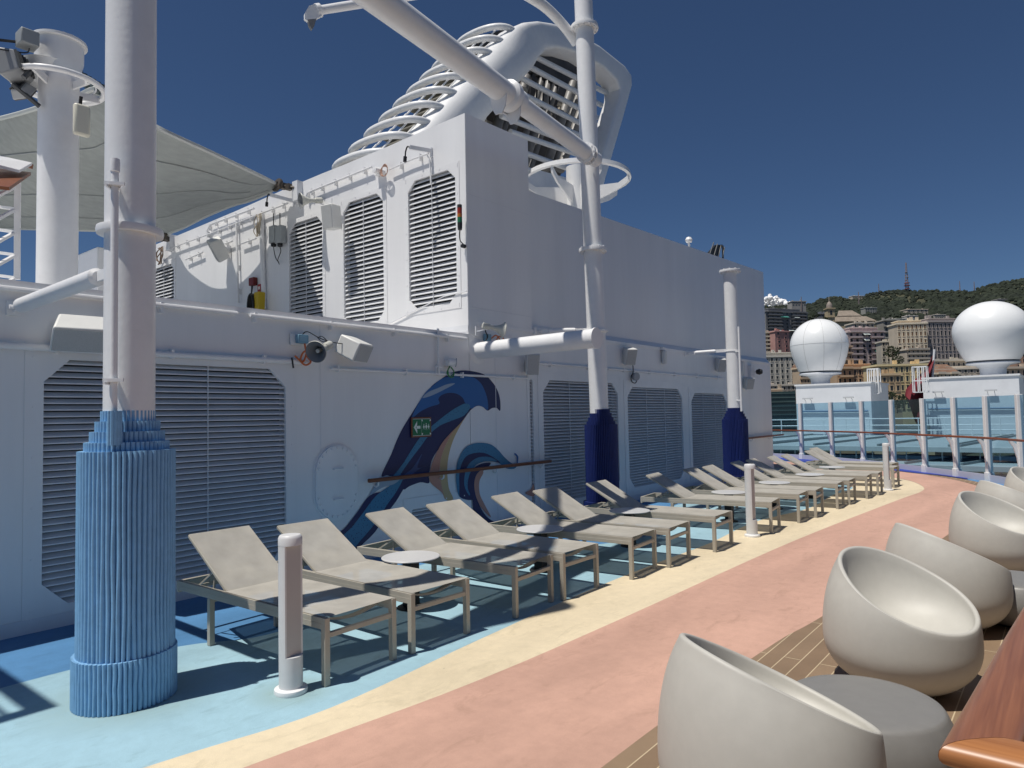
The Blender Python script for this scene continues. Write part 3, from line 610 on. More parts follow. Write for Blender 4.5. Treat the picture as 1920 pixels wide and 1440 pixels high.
# ================================================================ PEBBLE CHAIRS
def chair_mesh():
    Rm=.44; 
    def rad(z,th=PI): # outer profile radius at height z
        if z<.30: s=(.30-z)/.30; return Rm*math.sqrt(max(0,1-(.92*s)**2.2)) *(1) if s<1 else 0
        s=(z-.30)/(.75-.17*math.sin(th)**2); return Rm*math.sqrt(max(0,1-s**2.2))
    na,no,ni=64,16,14; vs=[];fs=[]
    zb,zf=.795,.425  # back and front rim heights
    ringz=[]
    for a in range(na):
        th=2*PI*a/na; z=.6
        for _ in range(60):
            r=rad(z,th); x=r*math.cos(th) # +x = front
            # plane through back (x=-rb,z=zb) and front
            xb=-rad(zb); xf=rad(zf); tt=(x-xb)/(xf-xb); zt=zb+(zf-zb)*tt; 
            z=z*.6+zt*.4
        ringz.append(z)
    cols=[]
    for a in range(na):
        th=2*PI*a/na; zc=ringz[a]; col=[]
        for k in range(no+1):
            z=.0+(zc)*((k/no)**.9); r=max(rad(z,th),.17) if k else .17
            col.append((r*math.cos(th),r*math.sin(th),z))
        rr=rad(zc,th)
        # rounded rim
        for q in range(1,6):
            f=q/5*PI; w=.015
            col.append(((rr-w+w*math.cos(f))*math.cos(th),(rr-w+w*math.cos(f))*math.sin(th),zc+w*math.sin(f)*.9))
        r2=rr-2*.015; cx,cz=.06,.35
        for q in range(1,ni+1):
            u=q/ni; ez=(1-u)**2.1; 
            x=r2*math.cos(th)*(1-u)+cx*u; y=r2*math.sin(th)*(1-u)
            # keep walls steep near the rim
            s=(1-u**1.9); x=r2*math.cos(th)*s+cx*(1-s); y=r2*math.sin(th)*s
            z=cz+(zc-cz)*(1-u)**1.25 if False else cz+(zc-cz)*(1-math.sin(u*PI/2))**1.15
            col.append((x,y,z))
        cols.append(col)
    m=len(cols[0]); vs=[p for c in cols for p in c]
    for a in range(na):
        b=(a+1)%na
        for k in range(m-1): fs.append((a*m+k,b*m+k,b*m+k+1,a*m+k+1))
    fs.append([a*m for a in range(na)][::-1])
    mb=MB(); mb.add(vs,fs,True); return mb
def chair(name,label,x,y,rz,first=None):
    if first: o=copy_tree(first)
    else:
        o=thing(name,label,'armchair',(0,0,0),0,'pebble shaped armchairs along the rail')
        chair_mesh().build('shell',PLAST,o)
        mb=MB(); mb.lathe([(0,0),(.19,0),(.19,.02),(0,.02)],32); mb.build('foot_disc',BLACK,o)
    o.location=(x,y,.017); o.rotation_euler=(0,0,rz); o['label']=label; return o
ch=chair('pebble_armchair','nearest pebble armchair at the bottom edge, seen from its side',-1.04,2.92,R(50)); index()
for l,x,y,a in (('second pebble armchair, whole and open toward the camera, behind the nearest round pebble table',-.90,4.95,R(-30)),
 ('third pebble armchair, seen from the side behind the second one',-.84,6.52,R(38)),
 ('fourth pebble armchair, open hollow side showing, right of the pink path',-.66,8.95,R(-30)),
 ('fifth pebble armchair, only its pale back rim showing behind the fourth',-.62,10.7,R(36)),
 ('farthest pebble armchair at the right edge by the glass screen',-.42,12.9,R(-32))):
    chair('',l,x,y,a,ch)
def pebble(label,x,y,first=None):
    if first: o=copy_tree(first)
    else:
        o=thing('pebble_table',label,'low table',(0,0,0),0,'round pebble shaped low tables')
        mb=MB(); mb.lathe([(.24,.02),(.30,.045),(.36,.10),(.385,.17),(.385,.215),(.37,.275),(.345,.33),(.335,.343),(.325,.348),(.28,.352),(0,.352)],72); mb.build('body',PLAST2,o)
        mb=MB(); mb.lathe([(0,0),(.21,0),(.21,.03),(0,.03)],32); mb.build('foot_disc',BLACK,o)
    o.location=(x,y,.017); o['label']=label; return o
pt=pebble('nearest round grey pebble table, between the first two armchairs',-.83,3.66); index(); pebble('second round grey pebble table, behind the third armchair at right',-.40,6.92,pt)
# ================================================================ NEAR TEAK RAIL
t=thing('teak_rail','varnished teak handrail corner close to the camera at bottom right','handrail',(-.16,1.62,1.1)); o0=V(t.location)
def railprof(w,h): 
    return [(w*math.copysign(abs(math.cos(a))**.75,math.cos(a)),h*math.copysign(abs(math.sin(a))**.8,math.sin(a))) for a in [2*PI*k/24 for k in range(24)]]
def sweep(mb,sections):
    n=len(sections[0]); vs=[p for s in sections for p in s]; fs=[(i*n+k,i*n+(k+1)%n,(i+1)*n+(k+1)%n,(i+1)*n+k) for i in range(len(sections)-1) for k in range(n)]
    mb.add(vs,fs,True); mb.add(sections[0],[list(range(n))[::-1]]); mb.add(sections[-1],[list(range(n))])
pr_=railprof(.062,.027)
# long rail along Y with mitre
mb=MB(); yc=1.622; xc=-.165
sweep(mb,[[V((xc+a,yc+a*1.0,1.085+b))-o0 for a,b in pr_],[V((xc+a+.05,2.4,1.085+b))-o0 for a,b in pr_],[V((xc+a+.38,7.5,1.085+b))-o0 for a,b in pr_],[V((xc+a+.85,12,1.085+b))-o0 for a,b in pr_]]); mb.build('long_rail',TEAK,t)
mb=MB(); pr3=railprof(.062,.027); sweep(mb,[[V((xc+a+.001,yc+a*1.0-.001,1.085+b))-o0 for a,b in pr3],[V((1.2,yc+a,1.085+b))-o0 for a,b in pr3]]); mb.build('cross_rail',TEAK2,t)
mb=MB(); sweep(mb,[[V((xc+.125+a*.55,yc+.10,1.06+b*.8))-o0 for a,b in pr_],[V((xc+.50+a*.55,7.5,1.06+b*.8))-o0 for a,b in pr_]]); mb.build('side_moulding',TEAK,t)
mb=MB()
for y in (2.2,3.8,5.4,7.0,9): mb.tube([V((xc+.06+(y-1.6)*.065,y,.016))-o0,V((xc+.06+(y-1.6)*.065,y,1.06))-o0],.02,10)
mb.build('post',WHITE,t)
mb=MB(); mb.prism([V((-.0,1.8,.016))-o0,V((.38,7.4,.016))-o0,V((.38,7.4,1.03))-o0,V((-.0,1.8,1.03))-o0],(1,0,0),.03); mb.build('side_panel',mat('rail_panel',(.62,.60,.56),.5),t)
# ================================================================ GLASS SCREEN
posts=[(-10.3,27.1),(-9.3,26.72),(-7.85,25.95),(-6.33,24.95),(-5.17,24.0),(-4.05,22.7),(-3.13,21.62),(-2.30,20.58),(-1.58,19.66)]
# recompute posts from the surveyed curve by bearing
def onray(pxx,y_guess):
    r=ray(pxx,800); best=None
    for p in GL:
        c=abs(r.x*p[1]-r.y*p[0])/math.hypot(r.x,r.y)
        if p[1]>10 and (best is None or c<best[0]): best=(c,p)
    return best[1]
GL2=[(p.x,p.y) for p in spline([(x,y,0) for x,y in glassline],60)]
def onray(pxx):
    r=ray(pxx,860); return min((abs(r.x*p[1]-r.y*p[0]),p) for p in GL2 if p[1]>9)[1]
posts=[onray(x) for x in (1446,1505,1561.7,1620,1677,1735,1794.6,1855,1917)]+[(-.05,16.7),(.55,15.2),(1.0,13.9),(1.45,12.6),(1.85,11.3)]
gs=thing('glass_screen','curved wind screen of aqua tinted panes and white posts at the end of the deck','wind screen',(posts[5][0],posts[5][1],0)); o0=V(gs.location)
rails=[]
for k,(x,y) in enumerate(posts):
    a=posts[max(k-1,0)]; b=posts[min(k+1,len(posts)-1)]; tx,ty=b[0]-a[0],b[1]-a[1]; L=math.hypot(tx,ty); tx/=L;ty/=L
    nx,ny=ty,-tx   # toward deck?
    if nx*(-x)+ny*(-y)<0: nx,ny=-nx,-ny
    X=M(((tx,nx,0,x-o0.x),(ty,ny,0,y-o0.y),(0,0,1,0),(0,0,0,1)))
    mb=MB(); mb.box((-.058,-.045,.2),(.058,.07,2.0),X); mb.box((-.078,-.062,.0),(.078,.088,.215),X); mb.build('post',WHITE,gs,.006)
    rails.append(V((x+nx*.27,y+ny*.27,1.03)))
    if 0<k:
        mb=MB(); pts=[X@V((0,.25,1.0)),X@V((0,.16,.86)),X@V((0,.10,.62)),X@V((0,.075,.30)),X@V((0,.055,.30)),X@V((0,.055,.75)),X@V((0,.09,.92)),X@V((0,.2,1.01))]
        mb.prism([p-V((tx,ty,0))*.02 for p in pts],V((tx,ty,0)),.04); mb.build('rail_bracket',WHITE,gs)
    if k<len(posts)-1:
        bx,by=posts[k+1]; d=V((bx-x,by-y,0)); L=d.length; d.normalize(); n=V((d.y,-d.x,0))
        p=V((x,y,0))-o0; mb=MB(); q=[p+d*.05,p+d*(L-.05)]
        mb.prism([q[0]+V((0,0,.16)),q[1]+V((0,0,.16)),q[1]+V((0,0,1.985)),q[0]+V((0,0,1.985))],n,.012); mb.build('glass_pane',GLASS,gs)
        mb=MB(); mb.prism([q[0]-n*.03,q[1]-n*.03,q[1]-n*.03+V((0,0,.16)),q[0]-n*.03+V((0,0,.16))],n,.08); mb.build('kerb',mat('kerb_paint',(.50,.51,.60),.45),gs)
mb=MB(); mb.tube([p-o0 for p in spline(rails,5)],.027,10); mb.build('handrail',TEAKD,gs)
gl=[V((x,y,0)) for x,y in GL2[::10]]
# ================================================================ WAVE MURAL (flat decals on the lower wall)
NAVY=mat('mural_navy',(.008,.014,.085),.4); MBLUE=mat('mural_blue',(.018,.115,.34),.4); MTEAL=mat('mural_teal',(.035,.19,.34),.4,nscale=60,namt=.85,col2=(.03,.16,.30))
def spec(name,col,spot,thr):
    m=bpy.data.materials.new(name); m.use_nodes=True; n=m.node_tree.nodes; l=m.node_tree.links; b=n['Principled BSDF']; b.inputs['Roughness'].default_value=.4
    tc=n.new('ShaderNodeTexCoord'); v=n.new('ShaderNodeTexVoronoi'); v.inputs['Scale'].default_value=34
    cr=n.new('ShaderNodeValToRGB'); cr.color_ramp.interpolation='CONSTANT'; cr.color_ramp.elements[0].color=(*spot,1); cr.color_ramp.elements[1].position=thr; cr.color_ramp.elements[1].color=(*col,1)
    l.new(tc.outputs['Object'],v.inputs[0]); l.new(v.outputs['Distance'],cr.inputs[0]); l.new(cr.outputs[0],b.inputs['Base Color']); return m
MTEAL=spec('mural_teal_speckled',(.045,.20,.34),(.008,.02,.09),.19); NAVYS=spec('mural_navy_speckled',(.008,.014,.085),(.06,.13,.25),.07)
MPALE=mat('mural_pale',(.30,.38,.48),.4); MPINK=mat('mural_pink',(.50,.25,.19),.4); MYEL=mat('mural_yellow',(.52,.38,.20),.4); MSL=mat('mural_slate',(.035,.07,.20),.4)
mur=thing('wave_mural','painted curling wave in navy, teal, pink and yellow on the white wall','mural',(XW,7.0,1.2)); mo=V(mur.location)
Z5=520/1783.
def mp5(p): return (540+p[0]*Z5,620+p[1]*Z5)
lay=[0]
def decal(name,m,pts,lay_,sm=True,prt=None):
    lay[0]+=1
    w=[px_(*mp5(p),XW) for p in pts]; w=[V((XW+.003+.0009*lay[0],p.y,p.z))-mo for p in w]
    if sm: w=spline(w,5,True)
    mb=MB(); mb.add(w,[list(range(len(w)))]); return mb.build(name,m,mur)
# big wave body
decal('navy_shape',NAVYS,[(600,930),(660,800),(700,700),(740,620),(790,540),(840,460),(885,400),(930,350),(985,310),(1040,275),(1110,256),(1190,262),(1265,285),(1320,340),(1352,400),(1364,460),(1362,515),(1340,497),(1310,498),(1282,514),(1250,490),(1215,484),(1180,505),(1150,540),(1100,610),(1040,670),(975,750),(925,830),(905,930),(905,980),(850,975),(780,1000),(740,1020),(690,960),(640,930)],0)
decal('blue_shape',MBLUE,[(795,560),(830,480),(880,400),(940,345),(1000,303),(1090,292),(1180,297),(1235,335),(1265,390),(1282,450),(1283,508),(1248,488),(1212,482),(1175,500),(1140,470),(1120,430),(1080,405),(1030,400),(985,415),(965,440),(970,470),(910,490),(850,520)],1)
decal('pale_streak',MPALE,[(862,432),(900,395),(960,370),(1020,345),(1072,340),(1010,375),(950,405),(900,425)],2)
decal('teal_band',MTEAL,[(1140,468),(1170,490),(1130,545),(1060,575),(985,605),(930,645),(890,690),(850,745),(800,810),(750,880),(705,950),(668,985),(640,975),(690,915),(740,850),(790,770),(840,695),(890,640),(950,590),(1020,535),(1080,495)],2)
decal('slate_shape',MSL,[(905,865),(850,885),(790,930),(760,975),(705,1030),(690,990),(740,930),(800,880),(860,790),(830,880)],3)
decal('navy_foot',NAVY,[(520,1062),(610,1030),(690,985),(760,950),(800,935),(745,1010),(690,1100),(620,1190),(560,1290),(480,1370),(405,1440),(370,1440),(310,1330),(370,1260),(440,1170)],1)
decal('teal_foot',MTEAL,[(560,1065),(640,1005),(700,960),(735,955),(690,1040),(640,1110),(590,1190),(540,1260),(470,1340),(400,1412),(340,1340),(410,1260),(480,1170)],3)
decal('pale_streak',MPALE,[(600,940),(720,940),(680,985),(600,1010),(520,1060),(560,990)],2)
decal('pink_stripe',MPINK,[(1148,540),(1100,600),(1040,660),(985,725),(940,810),(915,880),(905,950),(925,990),(985,1040),(1005,1082),(1030,1082),(1010,1010),(975,940),(975,850),(1000,760),(1050,660),(1110,590)],2)
decal('yellow_stripe',MYEL,[(1148,540),(1110,590),(1050,660),(1000,760),(975,850),(975,940),(985,1000),(1010,1085),(1058,1082),(1030,1010),(1020,900),(1030,800),(1060,700),(1110,600)],3)
# small wave
decal('teal_curl',MTEAL,[(1180,1080),(1100,1070),(1078,980),(1078,900),(1095,820),(1140,750),(1210,722),(1290,728),(1340,760),(1390,815),(1440,855),(1475,848),(1455,885),(1400,885),(1350,850),(1290,840),(1230,850),(1190,880),(1165,930),(1160,1010)],1)
decal('navy_curl',NAVY,[(1185,1085),(1105,1072),(1098,1000),(1100,900),(1130,820),(1180,790),(1250,785),(1310,810),(1360,850),(1290,830),(1220,835),(1170,870),(1155,940),(1165,1020)],2)
decal('teal_curl',MTEAL,[(1165,1060),(1130,1000),(1135,910),(1165,850),(1220,815),(1290,812),(1340,838),(1290,838),(1230,848),(1190,880),(1158,960)],3)
decal('navy_foot',NAVY,[(1180,1085),(1150,1010),(1160,930),(1190,885),(1240,855),(1300,850),(1260,895),(1215,915),(1195,980),(1205,1060),(1240,1150),(1290,1210),(1355,1245),(1270,1243),(1195,1180)],4)
decal('pink_stripe',MPINK,[(1240,893),(1205,930),(1192,990),(1205,1070),(1240,1140),(1300,1200),(1260,1120),(1228,1050),(1225,970),(1250,915)],5)
decal('blue_hook',MBLUE,[(1455,787),(1475,810),(1470,850),(1455,880),(1465,845),(1465,812),(1450,795)],2)
decal('pink_stripe',MPINK,[(1573,985),(1578,1062),(1520,1045),(1555,1020)],2)
# ================================================================ emergency sign
t=thing('exit_sign','green sign with white left arrow and group symbol, framed, on the wave painting','sign',px_(787,801,XW)); so=V(t.location)
def sg(x,y,d): p=px_(768+x,789+y,XW); return V((XW+d,p.y,p.z))-so
# local sign rect: Y width, Z height
p0=px_(769,801,XW); p1=px_(806,801,XW); w=(p1.y-p0.y); h=.27; y0=p0.y-so.y; z0=-h/2
mb=MB(); mb.box((.01,y0,z0),(.028,y0+w,z0+h)); mb.build('frame',TEAKD,t,.003)
mb=MB(); mb.box((.0281,y0+.02,z0+.02),(.030,y0+w-.02,z0+h-.02)); mb.build('face',mat('sign_green',(.01,.16,.06),.4),t)
SW=mat('sign_white',(.75,.8,.72),.5); mb=MB(); X_=.0315; cy=y0+w*.27; e0=y0+w*.10; e1=y0+w*.27; e2=y0+w*.43
mb.prism([(X_,e0,0),(X_,e1,.085),(X_,e1,.035),(X_,e0+.035,-.001)],(1,0,0),.0006)
mb.prism([(X_,e0,0),(X_,e0+.035,0),(X_,e1,-.035),(X_,e1,-.085)],(1,0,0),.0006)
mb.box((X_,e0+.05,-.02),(X_+.0009,e2,.02))
mb.box((X_,y0+w*.49,z0+.02),(X_+.0006,y0+w*.495,z0+h-.02)); 
for (a,b,c,d) in ((.015,.02,-.0,.012),):
    mb.box((X_,y0+.02,z0+.02),(X_+.0006,y0+w-.02,z0+.025)); mb.box((X_,y0+.02,z0+h-.025),(X_+.0006,y0+w-.02,z0+h-.02))
cx=y0+w*.73
for k in (-1,0,1): # small standing figures
    s=1 if k==0 else .8; yy=cx+k*.045
    mb.prism([(X_,yy-.016*s,-.045*s),(X_,yy-.006*s,-.01),(X_,yy-.022*s,.0),(X_,yy-.008*s,.03*s),(X_,yy+.008*s,.03*s),(X_,yy+.022*s,.0),(X_,yy+.006*s,-.01),(X_,yy+.016*s,-.045*s),(X_,yy,-.015)],(1,0,0),.0006)
    mb.add([(X_+.0007,yy+.009*s*math.cos(a),.044*s+.009*s*math.sin(a)) for a in [2*PI*q/10 for q in range(10)]],[list(range(10))])
for sy in (-1,1):
    for sz in (-1,1):
        cy2=cx+sy*w*.17; cz=sz*.078; a=.026
        mb.prism([(X_,cy2,cz),(X_,cy2+sy*a,cz+sz*.006),(X_,cy2+sy*a,cz+sz*a),(X_,cy2+sy*.006,cz+sz*a)][::1],(1,0,0),.0006)
mb.build('pictogram',SW,t)
# ================================================================ wall handrail and manhole
t=thing('wall_handrail','brown wooden handrail fixed on the wall across the wave painting','handrail',(XW,7.5,.98))
mb=MB(); ya=5.62-7.5; yb=9.50-7.5; mb.bar((.085,ya,0),(.085,yb,0),.055,.05); mb.build('rail',TEAKD,t,.012)
mb=MB()
for y in (5.78,6.95,8.1,9.28):
    mb.tube([(0,y-7.5,-.075),(.04,y-7.5,-.09),(.08,y-7.5,-.07),(.085,y-7.5,-.03)],.012,8)
mb.build('bracket',WHITE,t)
t=thing('wall_handrail','short brown handrail at the far end of the wall, right of the far navy column','handrail',(XW,20.0,1.02)); mb=MB(); mb.bar((.085,-1.5,0),(.085,1.6,0),.05,.05); mb.build('rail',TEAKD,t,.01)
mb=MB(); 
for y in (-1,.5): mb.tube([(0,y,-.07),(.05,y,-.09),(.085,y,-.03)],.011,8)
mb.build('bracket',WHITE,t)
c=px_(630,904,XW); t=thing('manhole_cover','oval bolted steel hatch on the wall left of the wave painting','hatch',c)
def oval(w,h,n=48,r=None):
    r=r or w; return [(math.copysign(0,1),0) for _ in range(0)] or [(math.cos(a)*w,math.sin(a)*w+(h-w if math.sin(a)>=0 else -(h-w))) for a in [2*PI*(k+.5)/n for k in range(n)]]
mb=MB(); a=oval(.33,.46); 
mb.prism([(0,y,z) for y,z in a],(1,0,0),.006)
mb.prism([(.0,y,z) for y,z in oval(.305,.44)],(1,0,0),.034); mb.build('plate',WALL,t,.004)
mb=MB(); q=oval(.275,.41,22)
for y,z in q: mb.lathe([(.014,0),(.014,.014),(0,.017)],8,M.Translation((.034,y,z))@M.Rotation(R(90),4,'Y'))
mb.build('bolt',WALL,t)
mb=MB()
for z in (.16,-.2): mb.tube([(.034,-.07,z),(.062,-.065,z),(.062,.065,z),(.034,.07,z)],.008,8)
mb.build('handle',WALL,t)
# ================================================================ loudspeakers, horns, boxes
def frame_from(d,upv=(0,0,1)):
    d=V(d).normalized(); s=d.cross(V(upv)).normalized(); u=s.cross(d); return M(((s.x,d.x,u.x,0),(s.y,d.y,u.y,0),(s.z,d.z,u.z,0),(0,0,0,1)))
def speaker(label,loc,d,w,h,dep,wedge=.7,group='white loudspeaker boxes on the walls',upv=(0,0,1),wall=(-1,0,0)):
    """box with grille facing d; tapers to the back"""
    t=thing('loudspeaker',label,'loudspeaker',loc,0,group); X=frame_from(d,upv)
    mb=MB(); f=[(-w/2,0,-h/2),(w/2,0,-h/2),(w/2,0,h/2),(-w/2,0,h/2)]; k=wedge
    b=[(-w/2*k,-dep,-h/2*.96),(w/2*k,-dep,-h/2*.96),(w/2*k,-dep,h/2*.96),(-w/2*k,-dep,h/2*.96)]
    mb.add(f+b,[(0,1,2,3),(7,6,5,4),(0,4,5,1),(1,5,6,2),(2,6,7,3),(3,7,4,0)],False,X); mb.build('cabinet',SPK,t,.018)
    mb=MB(); mb.box((-w/2+.015,.001,-h/2+.015),(w/2-.015,.008,h/2-.015),X); mb.build('grille',SPKG,t,.004)
    mb=MB(); wv=V(wall); c=X@V((0,-dep*.8,0)); mb.bar(c,c+wv*.16,.05,.05); mb.bar(c+wv*.14+V((0,0,-.07)),c+wv*.14+V((0,0,.07)),.09,.02); mb.build('bracket',WHITE2,t)
    return t
def wallpt(x,y,off): return px_(x,y,XW+off)
# big one left: wide box
p=wallpt(166,640,.28); speaker('big white loudspeaker box left of the light blue column',p,(.75,-.1,-.62),.56,.25,.24,.72)
p=wallpt(682,663,.30); speaker('white loudspeaker box beside the grey horn above the wave painting',p+V((0,.0,0)),(.85,.35,-.45),.34,.24,.30,.9)
p=wallpt(1000,684,.22); speaker('white loudspeaker box hanging under the thick pipe stub',p,(.75,-.6,-.35),.22,.36,.22,.8)
p=wallpt(1184,670,.2); speaker('white loudspeaker box above the vent right of the middle column',p,(.8,-.5,-.35),.24,.34,.22,.8)
p=wallpt(1355,686,.2); speaker('white loudspeaker box half behind the far column',p,(.8,-.5,-.35),.24,.34,.22,.8)
p=wallpt(1407,720,.2); speaker('lowest white loudspeaker box, right of the far column',p,(.8,-.5,-.3),.26,.32,.2,.8)
p=py_(613,406,YU-.42); speaker('upright loudspeaker box on the sunlit upper block',p,(.15,-1,-.12),.26,.42,.24,.85,wall=(0,1,0))
p=py_(399,472,YU-.35); speaker('tilted dark faced loudspeaker on the upper wall below the sail tip',p,(-.45,-.85,-.55),.26,.46,.26,.9,wall=(0,1,0),upv=(.5,0,1))
def horn(label,loc,d,r,L,wall=(-1,0,0)):
    t=thing('horn_speaker',label,'horn speaker',loc,0,'grey horn loudspeakers'); X=frame_from(d)@M.Rotation(R(-90),4,'X')
    prof=[(r+.008,0),(r+.012,-.012)]+[(r*(.28+.72*((1-k/8)**2.2)),-.012-L*.62*k/8) for k in range(1,9)]+[(r*.36,-L*.66),(r*.42,-L*.7),(r*.42,-L*.98),(r*.36,-L),(0,-L)]
    mb=MB(); mb.lathe(prof,32,X); mb.build('bell',HORN,t)
    prof=[(r+.008,0),(r,-.004)]+[(r*(.2+.8*((1-k/6)**1.8)),-.004-L*.4*k/6) for k in range(1,7)]+[(0,-L*.4)]
    mb=MB(); mb.lathe(prof,32,X); mb.build('bell_inside',mat('horn_inside',(.16,.17,.18),.5),t)
    mb=MB(); mb.lathe([(0,-L*.12),(r*.2,-L*.12),(r*.2,-L*.4)],16,X); mb.build('centre_plug',HORN,t)
    mb=MB(); c=X@V((0,0,-L*.8)); wv=V(wall); mb.bar(c+V((0,0,-.04)),c+wv*.2+V((0,0,-.06)),.03,.012); mb.bar(c+wv*.2+V((0,0,-.12)),c+wv*.2+V((0,0,.02)),.06,.015); mb.build('bracket',WHITE2,t); return t
horn('grey horn loudspeaker beside the blue box above the wave painting',wallpt(592,660,.38),(.42,-.85,-.32),.115,.36)
horn('grey horn loudspeaker on the wall above the thick pipe stub',wallpt(945,619,.40),(.55,.9,-.2),.11,.34)
horn('horn loudspeaker under the sail tip on the upper block',py_(563,376,YU-.42),(-.3,-.9,-.15),.125,.40,(0,1,0))
# blue junction box with cables
t=thing('junction_box','small blue junction box with orange and black cables left of the grey horn','electrical box',wallpt(565,636,.06)); 
mb=MB(); mb.box((-.02,-.07,-.05),(.045,.07,.05)); mb.build('box',BLUEBOX,t,.008)
mb=MB(); mb.box((.0455,-.05,-.028),(.049,.05,.028)); mb.build('lid',mat('blue_lid',(.22,.36,.46),.5),t,.003)
mb=MB(); mb.box((-.05,-.12,-.07),(-.02,.02,.06)); mb.build('back_plate',WHITE2,t,.003)
mb=MB(); mb.tube(spline([(.02,.03,-.05),(.03,.04,-.13),(.04,.05,-.2),(.05,.09,-.26),(.05,.02,-.3),(.04,-.04,-.25),(.03,.0,-.16),(.03,.05,-.14),(.03,.0,-.26),(.02,-.1,-.2)],6),.011,8); mb.build('orange_cable',ORANGE,t)
mb=MB(); mb.tube(spline([(.02,.0,.05),(.03,.06,.09),(.05,.2,.03),(.07,.34,-.01),(.12,.5,-.03)],6),.006,6); mb.tube(spline([(.03,.2,.03),(.03,.26,.05),(.03,.33,.0),(.03,.26,-.01),(.03,.2,.03)],5),.005,6); mb.tube([(.02,-.14,-.22),(.02,-.12,-.34)],.01,6); mb.build('black_cable',BLACK,t)
t=thing('junction_box','blue grey junction box with tangled cables above the thick pipe stub','electrical box',wallpt(913,634,.05)); mb=MB(); mb.box((-.02,-.06,-.06),(.04,.06,.06)); mb.build('box',BLUEBOX,t,.008)
mb=MB(); mb.tube(spline([(.02,.08,.0),(.05,.16,.05),(.05,.25,-.02),(.05,.16,-.06),(.05,.22,.04),(.05,.35,.0),(.05,.28,-.07),(.04,.12,-.04)],6),.01,8); mb.build('orange_cable',ORANGE,t)
mb=MB(); mb.tube(spline([(.0,-.08,.15),(.05,-.06,.2),(.05,-.09,.1),(.05,-.04,.02),(.05,-.09,-.05)],6),.009,8); mb.build('black_cable',BLACK,t)
# camera with green cable, rod above it
t=thing('deck_camera','round white camera with a looped green cable above the wave painting','camera',wallpt(848,679,.1)); X=frame_from((.6,.8,-.1))@M.Rotation(R(-90),4,'X')
mb=MB(); mb.lathe([(0,.05),(.05,.05),(.055,.04),(.055,-.05),(.04,-.06),(0,-.06)],24,X); mb.build('body',WHITE,t)
mb=MB(); mb.lathe([(.052,.0505),(.062,.05),(.062,.056),(.045,.058),(0,.058)],24,X); mb.build('lens_ring',mat('lens_grey',(.35,.36,.42),.2),t)
mb=MB(); mb.box((-.1,-.06,-.05),(-.03,-.02,.03)); mb.bar((-.1,0,-.05),(-.0,0,-.05),.03,.02); mb.build('bracket',WHITE,t)
mb=MB(); mb.tube(spline([(-.03,-.02,-.06),(-.02,-.07,-.12),(-.02,-.05,-.2),(-.02,.03,-.21),(-.02,.05,-.13),(-.03,.0,-.07)],6),.009,8); mb.tube(spline([(-.03,-.03,-.07),(-.03,-.08,-.15),(-.03,-.02,-.2),(-.03,.06,-.16)],6),.007,8); mb.build('green_cable',GREENC,t)
t=thing('wall_conduit','thin white vertical conduit hanging down from the wall top edge','pipe',wallpt(822,660,.04)); mb=MB(); mb.tube([(0,0,.33),(0,0,-.33)],.017,8); mb.box((-.04,-.03,-.22),(.025,.03,-.19)); mb.tube([(.01,-.06,-.33),(.01,-.06,-.22),(.01,.06,-.22)],.01,6); mb.build('pipe',WHITE,t)
t=thing('wall_box','small white box with rounded cover on the wall between the columns','electrical box',wallpt(1245,668,.06)); mb=MB(); mb.box((-.05,-.05,-.17),(.05,.07,.13)); mb.build('cover',SPK,t,.03); mb=MB(); mb.box((-.06,-.09,.13),(.02,.03,.2)); mb.build('bracket',WHITE2,t)
t=thing('wall_box','pale box on the wall right of the far column','electrical box',wallpt(1392,690,.06)); mb=MB(); mb.box((-.05,-.08,-.2),(.05,.08,.18)); mb.build('cover',SPK,t,.03)
t=thing('deck_camera','round grey lamp with a hanging black cable between two vents','camera',wallpt(1192,706,.1)); X=frame_from((.9,-.3,-.1))@M.Rotation(R(-90),4,'X')
mb=MB(); mb.lathe([(0,.04),(.08,.035),(.085,.0),(.07,-.05),(0,-.05)],24,X); mb.build('body',mat('grey_enamel',(.35,.36,.38),.35),t)
mb=MB(); mb.tube(spline([(-.05,-.02,.3),(-.04,-.03,.1),(-.05,-.1,.0),(-.05,-.08,-.1),(-.03,.02,-.13),(-.02,.08,-.08)],6),.01,8); mb.build('cable',BLACK,t)
t=thing('deck_camera','dark dome camera on brackets near the far end of the wall','camera',wallpt(1424,697,.2)); mb=MB(); mb.lathe([(0,-.1),(.06,-.08),(.085,0),(.06,.07),(0,.09)],20,M.Rotation(R(90),4,'Y')); mb.build('dome',BLACK,t)
mb=MB(); mb.box((-.2,-.35,-.15),(-.1,-.1,.18)); mb.bar((-.2,-.1,0),(-.03,0,0),.04,.04); mb.build('bracket',WHITE2,t,.005)
# little shelf pipe
# ---- upper block kit (on transverse face)
def up(x,y,off=.03): return py_(x,y,YU-off)
def pipe_thing(label,pts,r,name='wall_conduit',m=WHITE,off=.06,clips=True):
    w=[up(x,y,off) for x,y in pts]; t=thing(name,label,'pipe',w[0],0,'conduits on the upper block'); o0=V(t.location)
    mb=MB(); mb.tube([p-o0 for p in w],r,8); 
    if clips:
        for a,b in zip(w,w[1:]):
            n=int((b-a).length/.6)
            for k in range(n+1):
                c=a+(b-a)*((k+.5)/(n+1))-o0; mb.box((c.x-.012,c.y-.01,c.z-.06),(c.x+.012,c.y+off,c.z+.05))
    mb.build('pipe',m,t); return t
pipe_thing('long white conduit from the cable coil down to the horn under the sail tip',[(697,313),(640,336),(590,356),(577,362),(574,370)],.02)
pipe_thing('thin conduit right of the cable coil to the arm lamp above the tallest vent',[(731,318),(770,300),(803,288)],.014)
pipe_thing('thin conduit dropping down from the upper arm lamp to the vent',[(800,289),(806,300),(808,345)],.012,off=.04,clips=False)
